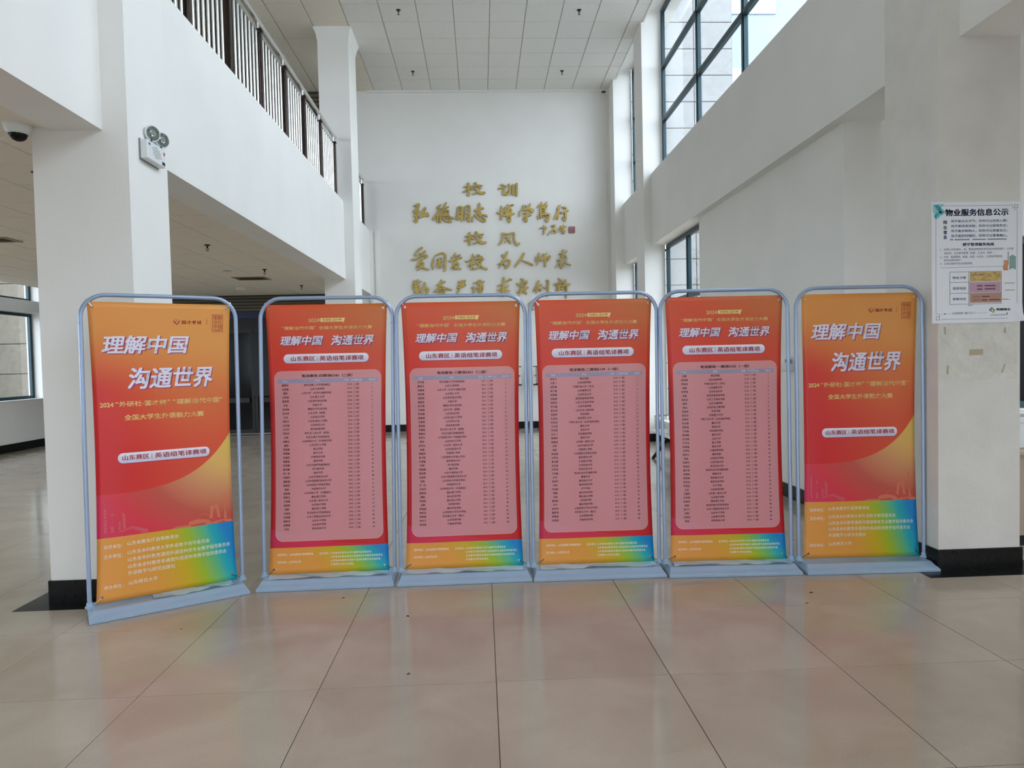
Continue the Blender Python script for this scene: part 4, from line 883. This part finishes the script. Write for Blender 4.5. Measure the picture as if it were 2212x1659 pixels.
SPR = [(-1.22, 11.6, ZC, 'black ceiling sprinkler, nearer of the two over the balcony side of the hall'), (1.755, 11.6, ZC, 'black ceiling sprinkler, nearer of the two on the window side of the hall'),
       (-1.22, 14.0, ZC, 'black ceiling sprinkler, farther of the two over the balcony side of the hall'), (1.75, 14.0, ZC, 'black ceiling sprinkler, farther of the two on the window side of the hall'),
       (-3.32, 8.70, ZL, 'black sprinkler under the low ceiling, nearest of the three beyond the left column'), (-3.32, 10.95, ZL, 'black sprinkler under the low ceiling, middle one beside the square air vent'),
       (-3.33, 13.2, ZL, 'black sprinkler under the low ceiling, farthest, near the slatted fascia'), (-3.33, 5.45, ZL, 'black sprinkler under the low ceiling, partly hidden by the left column')]
for i, (x, y, z, lb) in enumerate(SPR):
    s_ = sp0 if i == 0 else copy_tree(sp0)
    s_.location = (x, y, z); tag(s_, lb, 'sprinkler', 'ceiling sprinklers')
e = empty('ceiling_speaker', (-3.92, 11.03, ZL)); tag(e, 'round flush speaker in the low ceiling', 'speaker')
obj('speaker_rim', MB().lathe([(.086, .002), (.086, -.006), (.074, -.008), (.072, -.002)], (0, 0, 0), 28), M_WHITEP, e, True)
obj('speaker_grille', MB().lathe([(.072, 0), (.072, -.004)], (0, 0, 0), 28), mat('grille_grey', S(.62,.61,.58), .8), e)
def vent(x, y, wx, wy, label, n):
    e = empty('ceiling_vent', (x, y, ZL)); tag(e, label, 'air vent', 'air vents in the low ceiling')
    obj('vent_frame', MB().box(-wx, wx, -wy, -wy+.04, -.012, .002).box(-wx, wx, wy-.04, wy, -.012, .002).box(-wx, -wx+.04, -wy+.04, wy-.04, -.012, .002).box(wx-.04, wx, -wy+.04, wy-.04, -.012, .002), mat('vent_tan', S(.60,.52,.42), .5), e)
    obj('vent_back', MB().box(-wx+.04, wx-.04, -wy+.04, wy-.04, -.002, .002), M_DARK, e)
    for i in range(n):
        xx = -wx + .04 + (2*wx-.08)*(i+.5)/n
        obj('vent_slat', MB().prism([(xx-.012, -.004), (xx+.010, -.012), (xx+.016, -.012), (xx-.006, -.004)], 'y', -wy+.04, wy-.04), mat('vent_slat_cream', S(.72,.66,.56), .5), e)
vent(-3.86, 12.01, .275, .20, 'tan slatted air vent in the low ceiling beyond the left column', 7)
vent(-5.40, 8.16, .14, .15, 'dark air vent in the low ceiling at the far left', 5)
e = empty('smoke_detector', (-4.52, 13.4, ZL)); tag(e, 'small cream box on the low ceiling before the slatted fascia', 'detector')
obj('detector_body', MB().bbox(-.07, .07, -.07, .07, -.045, .002, .008), M_CEILW, e)

# ------------------------------------------------------------------ notice board
NBX, NBY, NBZ = 2.976, 4.458, 2.440; NW, NH = .613, .794
e = empty('notice_board', (NBX, NBY, NBZ)); tag(e, 'white property service notice board with blue writing on the right column', 'notice board')
mb = MB(); n = 12
V = []
for j in range(n+1):
    for i in range(n+1):
        u, v = NW*i/n, NH*j/n; curl = max(0, (u-.50)/.11)**2 * max(0, (v-.66)/.13)**2
        V.append((u, -.006 - .02*curl, -v + .006*curl))
m_ = len(V); V += [(a, b+.005, c) for a, b, c in V]
Fc = []
for j in range(n):
    for i in range(n): a = j*(n+1)+i; Fc += [(a, a+n+1, a+n+2, a+1), (a+m_, a+1+m_, a+n+2+m_, a+n+1+m_)]
rim = list(range(n+1)) + [j*(n+1)+n for j in range(1, n+1)] + [n*(n+1)+i for i in range(n-1, -1, -1)] + [j*(n+1) for j in range(n-1, 0, -1)]
for k_, a in enumerate(rim): c = rim[(k_+1) % len(rim)]; Fc.append((a, c, c+m_, a+m_))
mb.add(V, Fc); nb = obj('board', mb, mat('board_white', S(.93,.94,.97), .3), e)
def nd(name, t, m, y=-.0068):
    if isinstance(t, list):
        for q in t: nd(name, q, m, y)
        return
    me = bpy.data.meshes.new(name); me.from_pydata([(u, y, -v) for u, v in t[0]], [], t[1]); me.update(); me.materials.append(m); return link(name, me, nb)
Q = lambda x, y: ((x-145)*.000563, (y-88)*.000543)      # position on the board sheet, in millimetre steps
def nt_(body, x0, y0, x1, y1, bold=0.): a = Q(x0, y0); b = Q(x1, y1); return fit(body, a[0], a[1], b[0], b[1], bold)
def nr(x0, y0, x1, y1): a = Q(x0, y0); b = Q(x1, y1); return rect2(a[0], a[1], b[0], b[1])
B_BLUE = mat('ink_blue', S(.12,.42,.76), .5); B_GREY = mat('ink_grey', S(.38,.42,.48), .5); B_LINE = mat('ink_line', S(.25,.30,.36), .5)
nd('title_text', nt_('物业服务信息公示', 300, 172, 1065, 258, .03), B_BLUE)
nd('side_text', [*[nt_(c, 280, y, 322, y+44, .03) for c, y in zip('岗位理念', (308, 372, 432, 488))]], B_BLUE)
LN = ['你不能左右天气，但你可以改变心情；', '你不能改变容貌，但你可以展现笑容；', '你不能控制他人，但你可以掌握自己；', '你不能样样顺利，但你可以事事顺心。']
nd('motto_text', [*[nt_(c, 372, 303+59*i, 1052, 337+59*i, .015) for i, c in enumerate(LN)]], B_BLUE)
nd('guide_heading', nt_('楼宇管理服务指南', 510, 582, 890, 620, .03), B_BLUE)
nd('guide_text', [nt_('1、全楼公共区域水、电、教室桌椅等原有现状的维修维护；公共区', 240, 645, 1128, 674), nt_('域保洁；公共秩序管理（走廊、卫生间、楼梯）。', 290, 690, 900, 720), nt_('2、开关、普通照明、玻璃、水管、水龙头、小型物件等原有', 240, 735, 990, 764),
      nt_('现状的维修维护。', 285, 776, 495, 802), nt_('3、公共区域内的安全隐患排查。', 240, 815, 635, 843)], B_GREY)
dots = [nr(x, 536, x+13, 549) for x in [362+18*i for i in range(38)] if x not in (398, 596, 614, 794)]
tag(nd('dotted_rules', join(*dots, *[nr(245+11*i, 876-.1*i, 253+11*i, 880-.1*i) for i in range(69)]), B_LINE), None, kind='stuff')
fr = [nr(245,133,1115,136), nr(250,1500,1110,1503), nr(188,210,191,1440), nr(1168,200,1171,1435)]
for (x, y) in ((188, 140), (1135, 130), (190, 1465), (1110, 1448)):
    fr += [nr(x, y, x+42, y+4), nr(x, y+40, x+42, y+44), nr(x, y, x+4, y+44), nr(x+38, y, x+42, y+44)]
fr += [nr(230,165,233,200), nr(188,207,233,210), nr(245,133,248,190), nr(1115,133,1118,180), nr(1130,190,1171,193), nr(190,1437,230,1440), nr(230,1437,233,1470), nr(1130,1430,1171,1433), nr(1128,1430,1131,1460)]
tag(nd('frame_lines', join(*fr), B_LINE), None, kind='stuff')
tr = lambda *p: poly2([Q(*q) for q in p])
nd('teal_arrow', [tr((158,118),(215,118),(300,208),(262,245)), tr((165,255),(240,190),(262,212),(185,288))], mat('print_teal', S(.25,.68,.74), .5), -.0064)
nd('pale_teal', [tr((150,130),(158,118),(262,245),(200,300),(150,200)), tr((200,110),(300,110),(260,150),(240,150))], mat('print_pale_teal', S(.62,.84,.86), .5), -.0062)
tag(nd('table_lines', join(*[nr(354, y, 980, y+4) for y in (929, 1056, 1188, 1320)], *[nr(x, 929, x+4, 1324) for x in (354, 582, 977)]), B_LINE), None, kind='stuff')
nd('table_text', [nt_('物业主管', 390, 985, 552, 1018, .01), nt_('值班电话', 390, 1113, 552, 1147, .01), nt_('客服电话', 390, 1242, 552, 1275, .01)], B_BLUE)
nd('top_slip', nr(600, 936, 972, 1048), mat('slip_gold', S(.80,.68,.42), .25, var=.35, vscale=45), -.0072)
nd('middle_slip', nr(592, 1064, 972, 1182), mat('slip_pink', S(.76,.60,.68), .3, var=.06, vscale=30), -.0072)
nd('bottom_slip', nr(598, 1194, 975, 1308), mat('slip_salmon', S(.72,.55,.48), .3, var=.06, vscale=30), -.0072)
nd('slip_text', [nt_('物业主管', 612, 962, 700, 980), nr(712,966,760,976), nr(682,1096,748,1112), nr(775,1096,905,1112), nr(682,1136,748,1152), nr(775,1134,905,1150), nt_('物业电话', 635, 1224, 722, 1242), nr(742,1226,836,1240), nt_('维修人员', 635, 1266, 722, 1284), nr(742,1268,806,1282), nr(830,1266,962,1280)], mat('ink_plum', S(.40,.22,.30), .5), -.0078)
nd('dirt_streaks', [tr((1015,1070),(1140,1072),(1142,1082),(1018,1082)), tr((1025,1155),(1140,1156),(1142,1166),(1026,1166)), tr((985,1266),(1050,1266),(1100,1276),(985,1278))], mat('dirt_tan', S(.72,.65,.50), .5))
wave = lambda x0, x1, y0, y1: poly2([Q(x0 + 6*math.sin((y-y0)/(y1-y0)*6.3), y) for y in [y0+(y1-y0)*i/10 for i in range(11)]] + [Q(x1 + 6*math.sin((y-y0)/(y1-y0)*6.3), y) for y in [y1-(y1-y0)*i/10 for i in range(11)]])
nd('orange_tower', wave(1005, 1062, 800, 920), mat('print_orange', S(.80,.50,.32), .5))
tag(nd('green_tower', join(*[tr((1075,757+18*i),(1112,737+18*i),(1155,757+18*i),(1155,768+18*i),(1112,748+18*i),(1075,768+18*i)) for i in range(9)]), mat('print_green', S(.05,.50,.42), .5)), None, kind='stuff')
nd('spire', nr(1058, 692, 1065, 800), mat('print_dark_green', S(.2,.35,.25), .5))
tag(nd('tower_lines', join(*[tr((1008,815+14*i),(1035,806+14*i),(1062,815+14*i),(1062,819+14*i),(1035,810+14*i),(1008,819+14*i)) for i in range(7)]), mat('print_peach', S(.90,.75,.62), .5), -.0072), None, kind='stuff')
nd('slogan_text', [nt_('大道明德', 380, 1416, 515, 1447), nt_('德行天下', 532, 1416, 665, 1447), nr(245, 1436, 375, 1438), nr(680, 1430, 810, 1432), nt_('温馨提示', 570, 1330, 640, 1344)], B_GREY)
nd('company_text', nt_('明德物业', 918, 1378, 1092, 1410, .03), mat('ink_slate', S(.30,.42,.48), .5))
nd('company_line', [nt_('中国物业管理专家', 845, 1452, 1090, 1468)], B_GREY)
nd('logo_green', tr((862,1362),(905,1400),(880,1440),(870,1432),(885,1402),(850,1372)), mat('print_logo_green', S(.55,.62,.20), .5))
nd('logo_dark', [tr((832,1392),(860,1372),(868,1382),(845,1400),(850,1415),(840,1415)), tr((850,1410),(862,1400),(872,1410),(862,1420))], mat('print_logo_dark', S(.12,.28,.28), .5))
for (x, y) in ((293, 1438), (1048, 1443)):
    a = Q(x, y); obj('screw', MB().lathe([(.004, 0), (.004, .002), (.002, .003)], (a[0], -.006, -a[1]), 10, (0, -1, 0)), M_DARK, nb)

# ------------------------------------------------------------------ steel bench by the right window
e = empty('waiting_bench', (2.72, 9.05, 0)); tag(e, 'steel waiting bench with black legs under the right window, glimpsed between banners', 'bench')
for k_, yy in enumerate((.62, 0, -.62)):
    s_ = obj('seat', MB().bbox(-.26, .22, yy-.285, yy+.285, .412, .424, .005).tube([(-.262, yy-.285, .405), (-.262, yy+.285, .405)], .018, 10), M_STEEL, e)
    obj('backrest', MB().prism([(.20,.44),(.215,.44),(.30,.80),(.285,.80)], 'y', yy-.285, yy+.285), M_STEEL, e)
obj('beam_bar', MB().box(-.03, .03, -.95, .95, .36, .405), mat('dark_steel', S(.35,.36,.37), .3, metal=.9), e)
for yy in (.9, -.9):
    obj('leg', MB().prism([(.0,.37),(.05,.37),(-.22,.02),(-.27,.02)], 'y', yy-.02, yy+.02).prism([(0,.37),(.05,.37),(.27,.02),(.22,.02)], 'y', yy-.02, yy+.02), M_DARK, e)
    obj('arm_rest', MB().tube([(-.2, yy, .42), (-.22, yy, .62), (.2, yy, .64), (.22, yy, .45)], .014, 8), M_STEEL, e, True)
    for xx in (-.25, .25): obj('foot', MB().lathe([(.028, 0), (.028, .012), (.012, .02)], (xx, yy, 0), 12), M_DARK, e)

# ------------------------------------------------------------------ dispenser on the right wall panel
e = empty('hand_sanitiser_dispenser', (3.125, 6.83, 1.30)); tag(e, 'small white dispenser with a blue-labelled bottle on the right wall panel', 'dispenser')
obj('holder', MB().bbox(-.10, 0, -.06, .06, 0, .075, .006).box(-.012, 0, -.045, .045, .075, .10), M_WHITEP, e)
obj('bottle', MB().lathe([(.026, .02), (.028, .03), (.028, .12), (.015, .135), (.015, .15)], (-.045, .015, 0), 14), M_WHITEP, e, True)
obj('bottle_label', MB().lathe([(.0285, .085), (.0285, .118)], (-.045, .015, 0), 14), mat('label_sky', S(.30,.55,.72), .4), e, True)

# ------------------------------------------------------------------ two display stands by the end wall
def display(x, flip, label):
    e = empty('display_stand', (x, 14.62, 0)); tag(e, label, 'display stand', 'display stands by the end wall')
    obj('base_plate', MB().lathe([(.20, 0), (.20, .012), (.03, .03)], (0, 0, 0), 24), M_DARK, e, True)
    obj('pole', MB().lathe([(.018, .02), (.018, 1.0)], (0, 0, 0), 12), M_STEEL, e, True)
    f = flip
    obj('black_frame', MB().box(-.27, .27, -.01, .03, 1.335, 1.352).box(-.27, .27, -.01, .03, .945, .975).box(-.25, .25, 0, .03, 1.135, 1.165).box(-.21, .21, .01, .03, .975, 1.335), M_DARK, e)
    for z0, z1 in ((.98, 1.13), (1.17, 1.33)):
        for s_ in (-1, 1):
            for q in range(2): obj('white_sheet', MB().box(min(s_*(.215+.026*q), s_*(.235+.026*q)), max(s_*(.215+.026*q), s_*(.235+.026*q)), -.012, .0, z0, z1), M_WHITEP, e)
    obj('beige_panel', MB().box(-.205, .205, -.02, .0, .985, 1.33), M_BEIGE, e)
    obj('ball_knob', MB().lathe([(.004,-.02),(.018,-.01),(.018,.01),(.004,.02)], (f*.235, -.02, 1.15), 12, (0, 1, 0)), M_BEIGE, e, True)
display(.575, 1, 'black framed display stand by the end wall, mostly hidden behind the E201 banner')
display(1.36, -1, 'black framed display stand by the end wall, mostly hidden behind the E139 banner')

# ------------------------------------------------------------------ desk beyond the right column
e = empty('reception_desk', (4.76, 5.2, 0)); tag(e, 'beige desk just beyond the notice board column', 'desk')
obj('desk_body', MB().box(-.92, .9, -.25, .3, .08, .68), M_BEIGE, e)
obj('desk_kick', MB().box(-.90, .88, -.235, .29, 0, .08), M_DARK, e)
obj('desk_top', MB().bbox(-.97, .95, -.30, .35, .68, .72, .008), M_BEIGE, e)
e = empty('paper_box', (4.08, 5.15, .72)); tag(e, 'white paper box on the beige desk beyond the column', 'box')
obj('box_body', MB().bbox(-.2, .2, -.14, .14, 0, .20, .008), M_WHITEP, e)
obj('box_lid', MB().bbox(-.21, .21, -.15, .15, .19, .235, .008), M_WHITEP, e)

# ------------------------------------------------------------------ crumbs of dry leaf on the floor
M_LEAF = mat('dry_leaf', S(.22,.17,.12), .8)
for (x, y, r, a, lb) in [(-.375, 3.233, .011, .5, 'brown leaf crumb on the open floor in front of the E201 banner'), (-.46, 3.985, .014, 2.2, 'curled brown crumb on a tile joint near the E242 and E201 bases'),
                      (-.897, 4.34, .012, .2, 'dark crumb just in front of the E242 base'), (-1.713, 3.917, .008, 1., 'tiny dark crumb in front of the turned banner base'),
                      (1.991, 4.126, .016, .1, 'dark crumb in front of the gap between the two right banners'), (1.881, 3.95, .012, .2, 'thin brown crumb on the floor before the E102 banner')]:
    mb = MB().add([(-r, -r*.35, .001), (r*.2, -r*.5, .004), (r, 0, .001), (r*.1, r*.45, .0035), (-r*.8, r*.3, .001), (0, 0, .0005)], [(0, 1, 2, 3, 4), (5, 1, 0), (5, 2, 1), (5, 3, 2), (5, 4, 3), (5, 0, 4)])
    o = obj('leaf_crumb', mb, M_LEAF, None, False, (x, y, .0002)); o.rotation_euler = (0, 0, a); tag(o, lb, 'leaf crumb', 'dry crumbs on the floor')

bpy.data.objects.remove(_fo)
bpy.data.curves.remove(_fc)
portal('front_opening_portal', (.2, -6.3, 1.2), (4.8, 2.4), (0, 1, 0))
portal('upper_window_portal', (3.34, 3.0, 6.05), (18.0, 2.8), (-1, 0, 0))
portal('lower_window_portal', (3.34, 10.87, 1.9), (2.3, 3.0), (-1, 0, 0))

portal('side_opening_portal', (7.1, -3.55, 1.9), (2.1, 2.2), (-1, 0, 0))
portal('aisle_window_portal', (-8.9, 5.0, 2.1), (18.6, 2.6), (1, 0, 0))
portal('side_opening_portal', (7.1, 4.5, 1.9), (3.0, 2.2), (-1, 0, 0))
